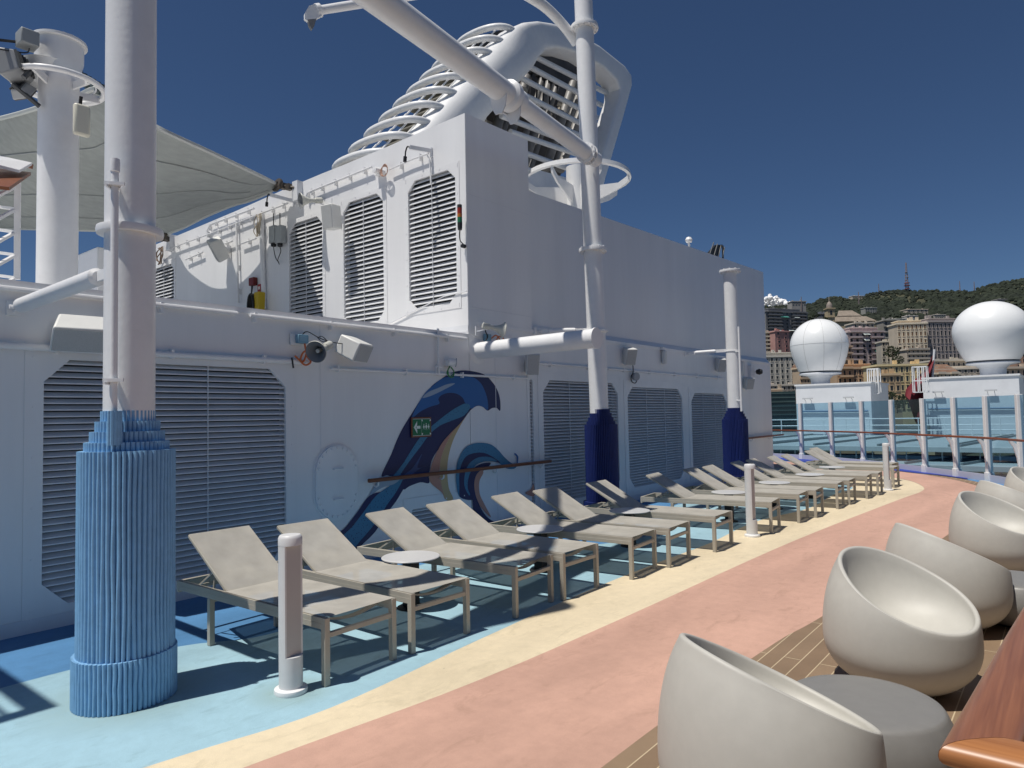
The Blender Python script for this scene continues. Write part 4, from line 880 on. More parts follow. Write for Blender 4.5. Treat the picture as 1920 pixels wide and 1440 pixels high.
pipe_thing('conduit under the sail tip along the wall top',[(540,381),(500,396),(460,412),(400,436),(340,458),(310,470)],.016)
pipe_thing('short bent conduit end above the curved shadow',[(476,391),(430,408),(395,421),(389,432),(389,445)],.022)
pipe_thing('pair of long vertical pipes in the middle of the shaded upper wall',[(443,413),(445,480),(447,568)],.024)
pipe_thing('thick vertical pipe on the shaded upper wall beside the yellow case',[(490,405),(492,480),(495,580)],.045)
pipe_thing('short slanted conduit at right of the vertical pipes',[(452,457),(480,447)],.018)
pipe_thing('short slanted conduit behind the tilted loudspeaker',[(348,487),(380,473)],.018)
pipe_thing('second short slanted conduit behind the tilted loudspeaker',[(412,460),(436,452)],.018)
pipe_thing('vertical conduit at the lower wall right of the half shaded vent',[(622,385),(622,372)],.01,clips=False)
def arm_lamp(label,pts,off=.5):
    a=up(*pts[0],.02); t=thing('arm_lamp',label,'arm lamp',a,0,'swan neck lamps on thin arms'); o0=V(t.location)
    b=py_(*pts[1],YU-off); mb=MB(); mb.bar((0,0,0),b-o0,.03,.06); mb.box((-.02,-.01,-.1),(.02,.02,.05)); mb.build('arm',WHITE2,t)
    mb=MB(); q=b-o0; mb.tube(spline([q,q+V((-.05,0,.02)),q+V((-.09,0,-.05)),q+V((-.1,0,-.13))],4),.012,6); mb.tube([q+V((-.1,0,-.12)),q+V((-.11,0,-.2))],.028,10); mb.build('lamp_head',BLACK,t)
arm_lamp('bracket lamp on a thin arm above the tallest sunlit vent',[(808,283),(768,276)],.45)
arm_lamp('bracket lamp on a thin arm left of the horn under the sail tip',[(551,377),(506,365)],.45)
a=up(722,320,.06); t=thing('cable_coil','coil of thin pinkish cable and small camera on the sunlit upper block','cable',a); mb=MB()
for k in range(4):
    mb.tube([(.1*math.cos(q)*(1-.1*k)+.02*k,-.03-.01*k,.08*math.sin(q)*(1+.08*k)-.02) for q in [2*PI*j/20 for j in range(20)]],.006,6,True)
mb.build('coil',mat('pink_cable',(.45,.27,.2),.5),t); mb=MB(); mb.lathe([(0,.06),(.05,.055),(.055,-.03),(0,-.04)],16,M.Translation((-.14,-.06,.02))@M.Rotation(R(90),4,'X')); mb.box((-.25,-.03,-.03),(-.05,.05,.02)); mb.build('camera',WHITE,t)
# signal light
a=up(862,405,.12); t=thing('signal_light','slim stacked signal light, red over amber over green, beside the tallest vent','signal light',a)
mb=MB(); mb.lathe([(0,.17),(.035,.168),(.037,.12)],16); mb.build('cap',BLACK,t); mb=MB(); mb.lathe([(.037,-.10),(.035,-.17),(.03,-.21),(0,-.21)],16); mb.build('base',BLACK,t)
mb=MB(); mb.lathe([(.036,.12),(.036,.03)],16); mb.build('red_lens',mat('lens_red',(.30,.03,.015),.2),t)
mb=MB(); mb.lathe([(.036,.03),(.036,-.02)],16); mb.build('amber_lens',mat('lens_amber',(.45,.14,.02),.2),t)
mb=MB(); mb.lathe([(.036,-.02),(.036,-.10)],16); mb.build('green_lens',mat('lens_green',(.02,.16,.07),.2),t)
mb=MB(); mb.tube(spline([(0,0,-.2),(-.03,.02,-.28),(-.04,.05,-.36),(0,.09,-.42)],5),.008,6); mb.tube([(0,.04,-.44),(0,.1,-.44)],.03,12); mb.build('cable',BLACK,t)
# twin wifi boxes
for k,(x,l) in enumerate(((513,'left grey antenna box on the shaded upper wall'),(525,'right grey antenna box on the shaded upper wall'))):
    t=thing('antenna_box',l,'antenna box',up(x,440,.1),0,'pair of antenna boxes'); mb=MB(); mb.box((-.10,-.05,-.17),(.10,.08,.17)); mb.build('box',mat('antenna_grey',(.36,.38,.38),.5),t,.015)
    mb=MB(); mb.tube([(0,0,.17),(0,0,.42)],.01,6); mb.build('aerial',BLACK,t)
    mb=MB(); mb.lathe([(.0,-.24),(.05,-.23),(.05,-.17)],12); mb.tube(spline([(0,0,-.24),(.02,0,-.34),(.08*(1-2*k),.0,-.48),(.1*(1-2*k),.05,-.55)],4),.008,6); mb.build('cable',BLACK,t)
t=thing('cable_bundle','untidy cables hanging at the upper end of the thick vertical pipe','cable',up(486,425,.08)); mb=MB()
for k in range(7):
    rnd=random.Random(k); mb.tube(spline([(rnd.uniform(-.1,.1),-.02,.25),(rnd.uniform(-.15,.15),-.04,.1),(rnd.uniform(-.15,.15),-.04,-.05),(rnd.uniform(-.05,.05),-.03,-.2)],4),.009,6)
mb.build('cables',mat('cable_mix',(.30,.26,.20),.6),t); mb=MB(); mb.box((-.1,0,-.12),(.08,.05,.1)); mb.build('clamp_box',mat('bronze_grey',(.2,.18,.15),.5),t,.01)
t=thing('cable_bundle','brown cable tangle beside the farthest left upper vent','cable',up(302,480,.08)); mb=MB()
for k in range(7):
    rnd=random.Random(k+20); mb.tube(spline([(rnd.uniform(-.15,.15),-.02,.2),(rnd.uniform(-.2,.2),-.04,.1),(rnd.uniform(-.2,.2),-.04,-.05),(rnd.uniform(-.1,.1),-.03,-.2)],4),.013,6)
mb.build('cables',mat('cable_mix2',(.14,.09,.06),.6),t)
t=thing('alarm_box','small dark red box with cables on the shaded upper wall','alarm box',up(473,528,.07)); mb=MB(); mb.box((-.09,-.03,-.08),(.09,.06,.08)); mb.build('box',mat('alarm_red',(.16,.012,.01),.5),t,.01)
mb=MB(); 
for k in range(3): mb.tube([(-.03+.03*k,0,-.08),(-.06-.02*k,0,-.5)],.007,6)
mb.build('cable',BLACK,t)
t=thing('red_sign','small square red sign beside the thick vertical pipe','sign',up(486,540,.04)); mb=MB(); mb.box((-.055,-.005,-.075),(.055,.005,.075)); mb.build('plate',mat('sign_red',(.35,.02,.02),.5),t); mb=MB(); mb.box((-.03,-.007,-.03),(-.01,-.005,.03)); mb.box((.0,-.007,-.03),(.03,-.005,.03)); mb.build('marking',SW,t)
t=thing('yellow_case','yellow case with black hose coil standing on the upper deck','case',up(481,572,.15)); mb=MB(); mb.box((-.02,-.05,-.35),(.16,.1,.25)); mb.build('case',mat('case_yellow',(.55,.38,.01),.5),t,.02)
mb=MB()
for k in range(4): mb.tube([(-.1+.10*math.cos(q),-.07+.03*k,-.02+.24*math.sin(q)) for q in [2*PI*j/20 for j in range(20)]],.022,8,True)
mb.build('hose',BLACK,t)
# ================================================================ FUNNEL
XF=-12.0
def fp(x,y,dx=0): p=px_(x,y,XF); return V((p.x+dx,p.y,p.z))
fn=thing('ship_funnel','huge white funnel frame with curved tube rings and slatted openings above the block','funnel',(XF,14,6)); fo=V(fn.location)
st=[((700,330),(850,345)),((777,248),(915,219)),((870,145),(968,162)),((925,82),(998,130)),((962,50),(1008,108)),((978,43),(1018,98)),((1000,42),(1038,93)),((1030,44),(1062,96)),((1062,54),(1092,106)),((1120,86),(1130,130)),((1168,124),(1152,152)),((1181,142),(1159,168)),((1182,160),(1158,184)),((1164,225),(1141,240)),((1142,300),(1120,308)),((1125,360),(1100,372)),((1112,420),(1080,430))]
mb=MB(); secs=[]; n=28
for q0,(a,b) in enumerate(st):
    a=fp(*a); b=fp(*b); c=(a+b)/2; r=(a-b)/2; D=.60 if q0<4 else .45 if q0<7 else .36; ex=.8 if q0<4 else .4 if q0<6 else .26
    sec=[]
    for k in range(n):
        q=2*PI*k/n; cc=math.copysign(abs(math.cos(q))**ex,math.cos(q)); ss=math.copysign(abs(math.sin(q))**ex,math.sin(q))
        sec.append(c+r*cc+V((D*ss-.25,0,0))-fo)
    secs.append(sec)
vs=[p for s in secs for p in s]; mb.add(vs,[(i*n+k,i*n+(k+1)%n,(i+1)*n+(k+1)%n,(i+1)*n+k) for i in range(len(secs)-1) for k in range(n)],True)
mb.build('frame_loop',WHITE,fn)
def zz(x,y): return (940+x/3.79,20+y/3.79)
tb=[((310,285),(830,560)),((250,345),(790,645)),((190,425),(760,735)),((120,500),(730,820)),((55,590),(700,890)),((85,715),(680,960)),((150,830),(660,1010)),((150,945),(560,1100))]
mb=MB()
for a,b in tb: mb.tube([fp(*zz(*a),-.45)-fo,fp(*zz(*b),-.45)-fo],.085,10)
mb.build('slat_tubes',WHITE2,fn)
# inner machinery and backing
mb=MB(); L=[zz(*p) for p in ((150,20),(420,-60),(980,270),(920,800),(700,1300),(100,1300),(-250,980),(0,500))]
mb.prism([fp(x,y,-2.3)-fo for x,y in L],(-1,0,0),.1); mb.build('inner_backing',mat('funnel_dark',(.045,.04,.036),.7,nscale=.8,namt=.5,col2=(.11,.095,.08)),fn)
mb=MB()
rnd=random.Random(4)
for k in range(9):
    x=150+k*70; a=fp(*zz(x+150,330+k*18),-1.2-.12*(k%3))-fo; b=fp(*zz(x-40,1060),-1.2-.12*(k%3))-fo
    mb.tube([a,b],.10 if k%2 else .16,10)
mb.build('exhaust_pipes',mat('funnel_pipe',(.26,.25,.24),.5,nscale=2,namt=.3),fn)
mb=MB()
for k in range(60):
    x=rnd.uniform(60,780); y=330+ x*.35+rnd.uniform(-30,330); p=fp(*zz(x,y),-1.8+rnd.uniform(-.3,.5))-fo
    if y>1050: continue
    s=rnd.uniform(.03,.10); mb.box((p.x,p.y-s*rnd.uniform(.5,4),p.z-s*.5),(p.x+.1,p.y+s,p.z+s*rnd.uniform(.3,1)))
mb.build('fittings',mat('fittings_cream',(.55,.50,.42),.6),fn)
mb=MB()
for k in range(5):
    p=fp(*zz(380+k*45,385+k*22),-.9)-fo; mb.lathe([(0,.0),(.10,.02),(.11,.12),(.0,.16)],10,M.Translation(p))
    mb.tube([p,p+V((0,-.2,-1.2))],.03,6)
mb.build('exhaust_caps',BLACK,fn)
# white lower casing below opening
mb=MB(); mb.prism([fp(985,303,-.3)-fo,fp(1094,334,-.3)-fo,fp(1120,420,-.3)-fo,fp(985,420,-.3)-fo],(-1,0,0),1.5); mb.build('lower_casing',WHITE2,fn)
# solid body aft under rings: sloped back
mb=MB(); 
q0=[(-12.35,15.35,12.0),(-13.65,15.35,12.0),(-13.65,9.4,5.9),(-12.35,9.4,5.9)]
mb.prism([V(p)-fo for p in [(-12.6,15.35,12.4),(-12.6,9.4,6.0),(-12.6,11.2,6.0),(-12.6,16.4,12.4)]],(-1,0,0),1.2); mb.build('casing',mat('casing_grey',(.20,.195,.165),.6,nscale=1.1,namt=.6,col2=(.03,.03,.028)),fn)
# rings
mb=MB(); mbs=[MB(),MB(),MB()]; mb3=MB(); r1z,r1y=12.80,15.20; 
for k in range(12):
    z=r1z-.545*k; y=r1y-.495*k; xc=-12.96; rx=.98; ry=.56
    pts=[V((-12.0,y+.45,z)),V((-11.985,y+.2,z))]
    for j in range(0,15):
        q=PI*.86*j/14; pts.append(V((xc+rx*math.copysign(abs(math.cos(q))**.9,math.cos(q)),y+.0-ry*math.sin(q)**.9,z)))
    mb.tube([p-fo for p in pts],.092,10)
    if 0<k:
        for xx,mb2 in zip((-12.35,-12.9,-13.5),mbs): mb2.bar(V((xx,y-.25,z))-fo,V((xx,y+.22,z+.54))-fo,.06,.03)
        mb3.bar(V((-12.2,y+.22,z+.05))-fo,V((-13.7,y+.22,z+.05))-fo,.42,.03)
mb.build('curved_ring_tubes',WHITE,fn); [q_.build('ring_brace',WHITE2,fn) for q_ in mbs]; mb3.build('ring_plates',mat('plate_tan',(.26,.245,.20),.6),fn)
mb=MB(); p=fp(977,54,-.45)-fo; mb.tube([p+V((0,.09*math.cos(q),.10+.09*math.sin(q))) for q in [2*PI*j/12 for j in range(12)]],.025,8,True); mb.build('lifting_eye',WHITE,fn)
# ring platform beside the funnel
c=px_(1082,372,-10.8); t=thing('ring_platform','white circular ring rail with flared brackets behind the middle column','platform',c)
mb=MB(); rr=98/F*((c-O).dot(fwd))
mb.lathe([(rr-.07,.62),(rr+.03,.62),(rr+.05,.50),(rr-.03,.48),(rr-.07,.62)],56,None,False)
mb.build('ring',WHITE,t)
mb=MB()
for k in range(7):
    q=2*PI*k/7+.35; e=V((math.cos(q),math.sin(q),0)); s=V((-e.y,e.x,0))
    pts=[e*.28+V((0,0,-.6)),e*.38+V((0,0,-.2)),e*(rr*.8)+V((0,0,.12)),e*(rr)+V((0,0,.32)),e*(rr+.02)+V((0,0,.5)),e*(rr*.8)+V((0,0,.30)),e*.28+V((0,0,.30))]
    mb.prism([p-s*.03 for p in pts],s,.06)
mb.build('bracket',WHITE,t); mb=MB(); mb.lathe([(.55,-1.5),(.36,-.9),(.3,-.2),(.3,.9),(0,.95)],28); mb.build('stem',WHITE,t)
# ================================================================ SAIL AWNING
tp_=[(515,343,7.27),(505,338,6.76),(480,326,5.95),(400,288,4.9),(330,256,4.3),(290,236,4.05),(235,203,3.8),(187,166,3.65),(140,182,3.6),(75,201,3.55),(0,222,3.5),(-150,255,3.3)]
bt_=[(516,352,7.32),(505,360,7.3),(470,375,7.25),(438,384,7.14),(400,399,7.06),(372,412,7.05),(345,426,7.1),(320,436,7.25),(306,441,7.4),(220,434,6.6),(100,430,5.8),(-150,425,4.8)]
t=thing('shade_sail','large pale grey shade sail stretched above the upper deck at left','shade sail',py_(*tp_[0])); so=V(t.location)
T=spline([py_(*p) for p in tp_],5); Bm=spline([py_(*p) for p in bt_],5); mb=MB(); vs=[]; nv=12
for i,(a,b) in enumerate(zip(T,Bm)):
    for j in range(nv+1):
        u=j/nv; p=a.lerp(b,u); sag=math.sin(PI*u)*min(1,i/12)*.5; vs.append(p+V((0,-.6*sag,-.25*sag))-so)
mb.add(vs,[(i*(nv+1)+j,i*(nv+1)+j+1,(i+1)*(nv+1)+j+1,(i+1)*(nv+1)+j) for i in range(len(T)-1) for j in range(nv)],True); mb.build('cloth',SAIL,t)
mb=MB(); mb.tube([p-so for p in T],.035,6); mb.tube([p-so for p in Bm],.035,6); mb.build('edge_webbing',mat('webbing',(.45,.47,.46),.6),t)
mb=MB()
for j in (3,7,10):
    mb.tube([V(vs[i*(nv+1)+j])+V((0,-.012,-.012)) for i in range(4 if j!=7 else 8,len(T))],.012,4)
mb.build('seam',mat('seam_grey',(.30,.32,.32),.7),t)
def shackle(label,p,q):
    t=thing('sail_shackle',label,'fitting',p,0,'metal fittings at the sail corners'); d=V(q)-V(p); mb=MB()
    mb.tube([(0,0,0),d],.03,8); mb.lathe([(.02,-.03),(.13,-.03),(.14,0),(.13,.03),(.02,.03)],16,M.Rotation(R(70),4,'X'))
    for k in range(3): mb.box((d.x*k/3-.05,d.y*k/3-.05,d.z*k/3-.06),(d.x*k/3+.05,d.y*k/3+.05,d.z*k/3+.05))
    mb.build('shackle',mat('rusty_steel',(.10,.085,.07),.5,metal=.4),t); mb=MB(); mb.box((d.x-.06,d.y-.02,d.z-.25),(d.x+.1,d.y+.25,d.z+.12)); mb.build('wall_lug',WHITE2,t)
shackle('dark metal fitting joining the sail tip to the upper block',py_(520,347,7.35),py_(553,352,7.5))
shackle('dark metal fitting at the lower sail corner near the light blue column',py_(306,443,7.3),py_(315,450,7.5))
a=py_(187,166,3.65); t=thing('sail_shackle','black rigging fittings at the high sail corner between mast and column','fitting',a,0,'metal fittings at the sail corners'); mb=MB()
b=py_(146,140,3.68)-a; mb.tube([(0,0,0),b],.03,6)
for k in range(6): c=b*(k/5); mb.box((c.x-.05,c.y-.05,c.z-.06),(c.x+.05,c.y+.05,c.z+.05))
mb.prism([(0,0,0),b,b+V((.25,0,-.28)),V((.06,0,-.12))],(0,1,0),.03); mb.build('shackle',mat('rigging_black',(.05,.07,.07),.5),t)
QS=.726
# ================================================================ MAST at left with ring, lights
ma=at(107,530,11.7*QS); t=thing('mast_column','broad white mast with a flared top and ring at the upper left','column',(ma.x,ma.y,2.98)); mo=V(t.location)
zt=at(103,75,11.7*QS).z-mo.z 
mb=MB(); mb.tube([(0,0,0),(0,0,zt-.4)],.218,40); mb.build('shaft',WHITE,t)
mb=MB(); mb.lathe([(.218,zt-.8),(.222,zt-.36),(.262,zt-.18),(.265,zt+.015),(.30,zt+.02),(.30,zt+.05),(.255,zt+.065),(0,zt+.065)],48); mb.build('head',WHITE,t)
mb=MB(); mb.lathe([(.218,zt-.45),(.29,zt-.29),(.305,zt-.275),(.218,zt-.26)],40,M.Translation((-.08,-.09,0))); mb.build('collar',WHITE,t)
zr=at(103,152,11.7*QS).z-mo.z; mb=MB(); cc=V((-.02,-.0,zr)); mb.tube([cc+V((.49*math.cos(q),.49*math.sin(q),0)) for q in [2*PI*j/40 for j in range(40)]],.035,10,True); mb.tube([cc+V((.40*math.cos(q),.40*math.sin(q),.05)) for q in [2*PI*j/40 for j in range(40)]],.012,6,True)
for k in range(5):
    q=2*PI*k/5+.4; e=V((math.cos(q),math.sin(q),0)); mb.bar(cc+e*.2+V((0,0,-.04)),cc+e*.48,.03,.09)
mb.build('ring',WHITE,t)
def floodlight(label,p,d,s=1,m=None):
    t=thing('floodlight',label,'floodlight',p,0,'floodlights on the mast'); X=frame_from(d); mb=MB()
    mb.add([X@V(q) for q in [(-.3*s,0,-.24*s),(.3*s,0,-.24*s),(.3*s,0,.24*s),(-.3*s,0,.24*s),(-.2*s,-.28*s,-.16*s),(.2*s,-.28*s,-.16*s),(.2*s,-.28*s,.16*s),(-.2*s,-.28*s,.16*s)]],[(0,1,2,3),(7,6,5,4),(0,4,5,1),(1,5,6,2),(2,6,7,3),(3,7,4,0)])
    mb.build('housing',mat('flood_grey',(.30,.31,.32),.4),t,.02); mb=MB(); mb.box((-.26*s,.001,-.2*s),(.26*s,.012,.2*s),X)
    mb.build('glass',mat('flood_glass',(.06,.06,.065),.1),t); mb=MB()
    for k in range(7): mb.box((-.2*s+.06*s*k,-.31*s,-.15*s),(-.19*s+.06*s*k,-.27*s,.15*s),X)
    mb.tube([X@V((0,-.28*s,0)),X@V((0,-.4*s,-.05)),V((.35*s,.1,-.15))],.03,6); mb.build('fins',mat('dark_metal',(.06,.065,.07),.5),t)
floodlight('large grey floodlight left of the mast ring',at(12,130,11.3*QS),(-.7,-.7,-.3),.75)
floodlight('small floodlight on the ring below the larger one',at(48,178,11.5*QS),(-.4,.8,-.6),.42)
t=thing('access_point','cream flat antenna panel hanging from the mast ring','antenna',at(153,226,11.4*QS)); mb=MB(); mb.box((-.04,-.09,-.19),(.045,.09,.19)); mb.build('panel',mat('cream_plastic',(.62,.60,.50),.45),t,.03); mb=MB(); mb.box((-.08,-.05,-.16),(-.04,.05,.15)); mb.bar((-.07,0,.15),(-.02,0,.3),.03,.03); mb.build('mount',BLACK,t)
t=thing('winch_box','grey box with a taut black line at the top of the mast','box',at(50,75,11.3*QS)); mb=MB(); mb.box((-.10,-.09,-.09),(.12,.10,.09)); mb.build('box',mat('winch_grey',(.28,.30,.31),.5),t,.015); mb=MB(); a=at(-120,62,10*QS)-V(t.location); mb.tube([(-.14,0,.02),a],.018,6); mb.tube(spline([(.1,0,-.14),(-.1,0,-.12),a*.5+V((0,0,-.1)),a+V((0,0,.05))],5),.008,5); mb.build('line',BLACK,t)
# stair tower at far left
c=at(30,530,10.5*QS); t=thing('stair_tower','white tubular stair landing with brown handrail at the left edge','stairs',(c.x,c.y,2.98)); so=V(t.location); rt0=rt
def sp(x,y,d=10.5): return at(x,y,d*QS)-so
mb=MB(); mb.bar(sp(33,318),sp(32,524),.055,.055); mb.bar(sp(-12,310,9.8),sp(-12,530,9.8),.055,.055); mb.build('post',WHITE,t)
mb=MB()
for k in range(5):
    y=349+k*43; mb.bar(sp(30,y),sp(-30,y-8),.03,.03); mb.bar(sp(26,y+2,10.4),sp(-14,y+24,9.4),.03,.03); mb.bar(sp(-14,y+22,9.4),sp(-60,y+18,9.2),.03,.03)
mb.build('rung',WHITE,t)
mb=MB(); mb.prism([sp(60,310),sp(-40,288),sp(-60,300,9),sp(36,324,9.7)],(0,0,1),.03); mb.build('platform',WHITE,t)
mb=MB(); mb.bar(sp(58,311),sp(-40,289),.07,.05); mb.bar(sp(26,322,10.2),sp(-20,350,8.8),.30,.03); mb.build('handrail',TEAKD,t)
t=thing('roof_block','pale box structure on the upper deck just left of the blue sleeved column','block',(0,0,0)); a=at(187,515,12); t.location=a; mb=MB(); mb.box((-.35,-.3,-1),(.7,.5,.32)); mb.build('box',WHITE,t,.02)
arm=thing('arm_lamp','small arm lamp just left of the big foreground column','arm lamp',at(196,516,6.2),0,'swan neck lamps on thin arms'); q0=V(arm.location); mb=MB(); mb.bar((0,0,0),at(172,511,6.2)-q0,.012,.02); mb.build('arm',WHITE2,arm); mb=MB(); q=at(172,511,6.2)-q0; mb.tube([q,q+V((-.03,-.01,-.01)),q+V((-.05,-.02,-.05))],.01,6); mb.build('lamp_head',BLACK,arm)
# off-frame stair landing whose railing shades the deck at lower left
t=thing('overhead_landing','railing of a raised landing above the lower left corner','railing',(-5.61,-.32,5.2)); mb=MB()
mb.bar((-2.5,-.07,0),(0,-.07,0),.14,.05); mb.bar((-.06,-2,0),(-.06,0,0),.12,.05)
for k in range(5): mb.bar((-2.5,-.24-.09*k,0),(-.06,-.24-.09*k,0),.03,.03)
mb.build('grating',WHITE2,t)
def hillprof(x): # ridge pixel height by bearing pixel x
    P=[(1000,600),(1300,590),(1430,575),(1480,574),(1500,577),(1530,570),(1550,560),(1575,556),(1600,562),(1622,560),(1640,550),(1665,547),(1700,545),(1730,545),(1760,544),(1800,546),(1830,545),(1850,539),(1880,531),(1920,524),(2000,510),(2200,500),(2600,540)]
    for (a,b),(c,d) in zip(P,P[1:]):
        if a<=x<=c: u=(x-a)/(c-a); u=u*u*(3-2*u); return b+(d-b)*u
    return 590
def hz(xp,u):
    """terrain point: bearing pixel xp, u 0..1 from front (400 m) to ridge (1500 m)"""
    d=300+1150*u; yr=hillprof(xp); ridge_z=at(xp,yr,1450).z
    base=-30; s=u**1.25; z=base+(ridge_z-base)*s
    p=at(xp,760,d); n=noise.noise(V((p.x*.004,p.y*.004,0)))*22*math.sin(PI*min(1,u))**.8*.8
    return V((p.x,p.y,z+n))
def ground_d(x,y):
    for k in range(400):
        u=k/400; q=hz(x,u)-O; d=q.dot(fwd); yy=720-F*q.dot(cj)/d
        if yy<=y: return d
    return None
# ================================================================ DECKHOUSES AND RADOMES beyond the glass
def deckhouse(label,xl,xr,ytl,ytr,d,zb,dep,wid_y=None):
    a=at(xl,ytl,d); Yf=a.y; b=py_(xr,ytr,Yf); zt=(a.z+b.z)/2
    t=thing('deckhouse',label,'deckhouse',((a.x+b.x)/2,Yf,zb)); o0=V(t.location); w=b.x-a.x
    mb=MB(); mb.box((-w/2,0,0),(w/2,dep,zt-zb)); mb.build('wall',mat('deckhouse_paint',(.80,.81,.83),.4,nscale=.9,namt=.08,bump=.6,bscale=.9),t)
    mb=MB(); mb.box((-w/2-.08,-.08,zt-zb),(w/2+.08,dep+.08,zt-zb+.12)); mb.build('roof_edge',WHITE,t)
    for f in (.17,.72):
        l=MB(); x=-w/2+w*f; zz_=zt-zb-1.0; l.box((x-.35,-.30,zz_),(x+.35,-.16,zz_+.10)); l.bar((x-.2,0,zz_-.1),(x-.2,-.25,zz_),.04,.04); l.bar((x+.2,0,zz_-.1),(x+.2,-.25,zz_),.04,.04); l.build('floodlight',mat('flood_pale',(.55,.56,.57),.4),t)
    l=MB(); l.tube([(-w/2+.3,-.1,1.8),(w/2-.2,-.1,1.75)],.06,8); l.build('pipe',mat('pipe_blue',(.12,.2,.32),.4),t)
    return t,zt,Yf
t1,z1,Y1=deckhouse('white deckhouse carrying the smaller radome with panel seams',1492,1632,725,718,52,-.15,6)
t2,z2,Y2=deckhouse('white deckhouse carrying the larger smooth radome at right',1730,1910,711,704,50,-.15,6.5)
def radome(label,cx,ytop,ybot,rpx,d,base_w,stemw,ybase,seams):
    c=at(cx,(ytop+ybot)/2,d); r=rpx/F*d; t=thing('radome',label,'radome',(c.x,c.y,0),0,'white satellite radomes'); ztop=at(cx,ytop,d).z; zbot=at(cx,ybot,d).z; zbase=at(cx,ybase,d).z
    H=ztop-zbot; eq=ztop-H*.50; prof=[]; bw=base_w/2/F*d
    for k in range(17):
        q=PI/2*(1-k/16); prof.append((r*math.cos(q),eq+(ztop-eq)*math.sin(q)))
    for k in range(1,13):
        u=k/12; prof.append((bw+(r-bw)*math.cos(u*PI/2)**.85*(1-.18*u)+.0,eq-(eq-zbot)*u))
    prof[-1]=(bw,zbot)
    mb=MB(); mb.lathe(prof,64); mb.build('dome',mat('radome_white',(.82,.83,.83),.3,nscale=.6,namt=.03),t)
    if seams:
        mb=MB()
        for q in (-.95,-.28,.42,1.1,1.9,2.6,3.4,4.2):
            a=q-PI/2; mb.tube([(rr*1.003*math.cos(a),rr*1.003*math.sin(a),z) for rr,z in prof[1:]],.012,4)
        mb.lathe([(r*1.004,eq-.012),(r*1.006,eq),(r*1.004,eq+.012)],64); mb.build('seam',mat('seam_light',(.5,.5,.49),.5),t)
    mb=MB(); mb.lathe([(bw*.97,zbot),(bw*.97,zbot-.12),(bw*.9,zbot-.14)],48); mb.build('gasket',mat('gasket',(.08,.09,.10),.5),t)
    s=stemw/2/F*d; mb=MB(); mb.lathe([(bw*1.0,zbot-.12),(bw*1.02,zbot-.19),(bw*.98,zbot-.25),(s*1.35,zbot-.36),(s*1.06,zbot-.60),(s,zbase-.1)],48); mb.build('pedestal',mat('pedestal_grey',(.62,.65,.69),.4),t)
radome('nearer radome with thin panel seams above the left deckhouse',1535.5,598,697,50.5,54.5,72,32,722,True)
radome('larger smooth radome at the right edge of the picture',1858,565,677,62.5,53,84,40,708,False)
# ladder cages
def cage(label,x0,x1,y0,y1,d):
    a=at(x0,y0,d); b=at(x1,y1,d); t=thing('ladder_cage',label,'ladder',((a.x+b.x)/2,a.y,b.z),0,'white tubular ladder cages'); w=(b.x-a.x)/2; h=a.z-b.z; mb=MB(); w=abs(w)
    for x in (-w,-w*.25,w*.4,w):
        for y in (0,.7): mb.bar((x,y,0),(x,y,h),.06,.06)
    for z in (0,h*.45,h):
        mb.bar((-w,0,z),(w,0,z),.05,.05); mb.bar((-w,.7,z),(w,.7,z),.05,.05); mb.bar((-w,0,z),(-w,.7,z),.05,.05); mb.bar((w,0,z),(w,.7,z),.05,.05)
    mb.build('cage_bars',WHITE,t)
cage('white ladder cage at the right side of the left deckhouse',1626,1652,692,738,50)
cage('white ladder cage left of the right deckhouse',1710,1742,688,735,49)
# red ensign on staff
c=at(1750,690,60); t=thing('ensign_flag','large drooping dark red flag on a white staff between the deckhouses','flag',c); o0=V(t.location)
mb=MB(); mb.tube([at(1752,655,60)-o0,at(1745,760,60)-o0],.09,8); mb.build('staff',WHITE,t)
mb=MB(); P=[(1751,663),(1737,690),(1716,711),(1699,730),(1697,741),(1703,752),(1709,770),(1716,790)]; Q=[(1750,695),(1748,712),(1744,735),(1738,760),(1733,780),(1728,790),(1724,795),(1722,800)]
vs=[]; 
for i,(p,q) in enumerate(zip(P,Q)):
    for j in range(9):
        u=j/8; w=at(p[0]+(q[0]-p[0])*u,p[1]+(q[1]-p[1])*u,60+.45*math.sin(u*9+i*.7)); vs.append(w-o0)
mb.add(vs,[(i*9+j,i*9+j+1,(i+1)*9+j+1,(i+1)*9+j) for i in range(7) for j in range(8)],True); mb.build('cloth',mat('flag_red',(.19,.012,.022),.7,nscale=.5,namt=.5),t,solid=.03)
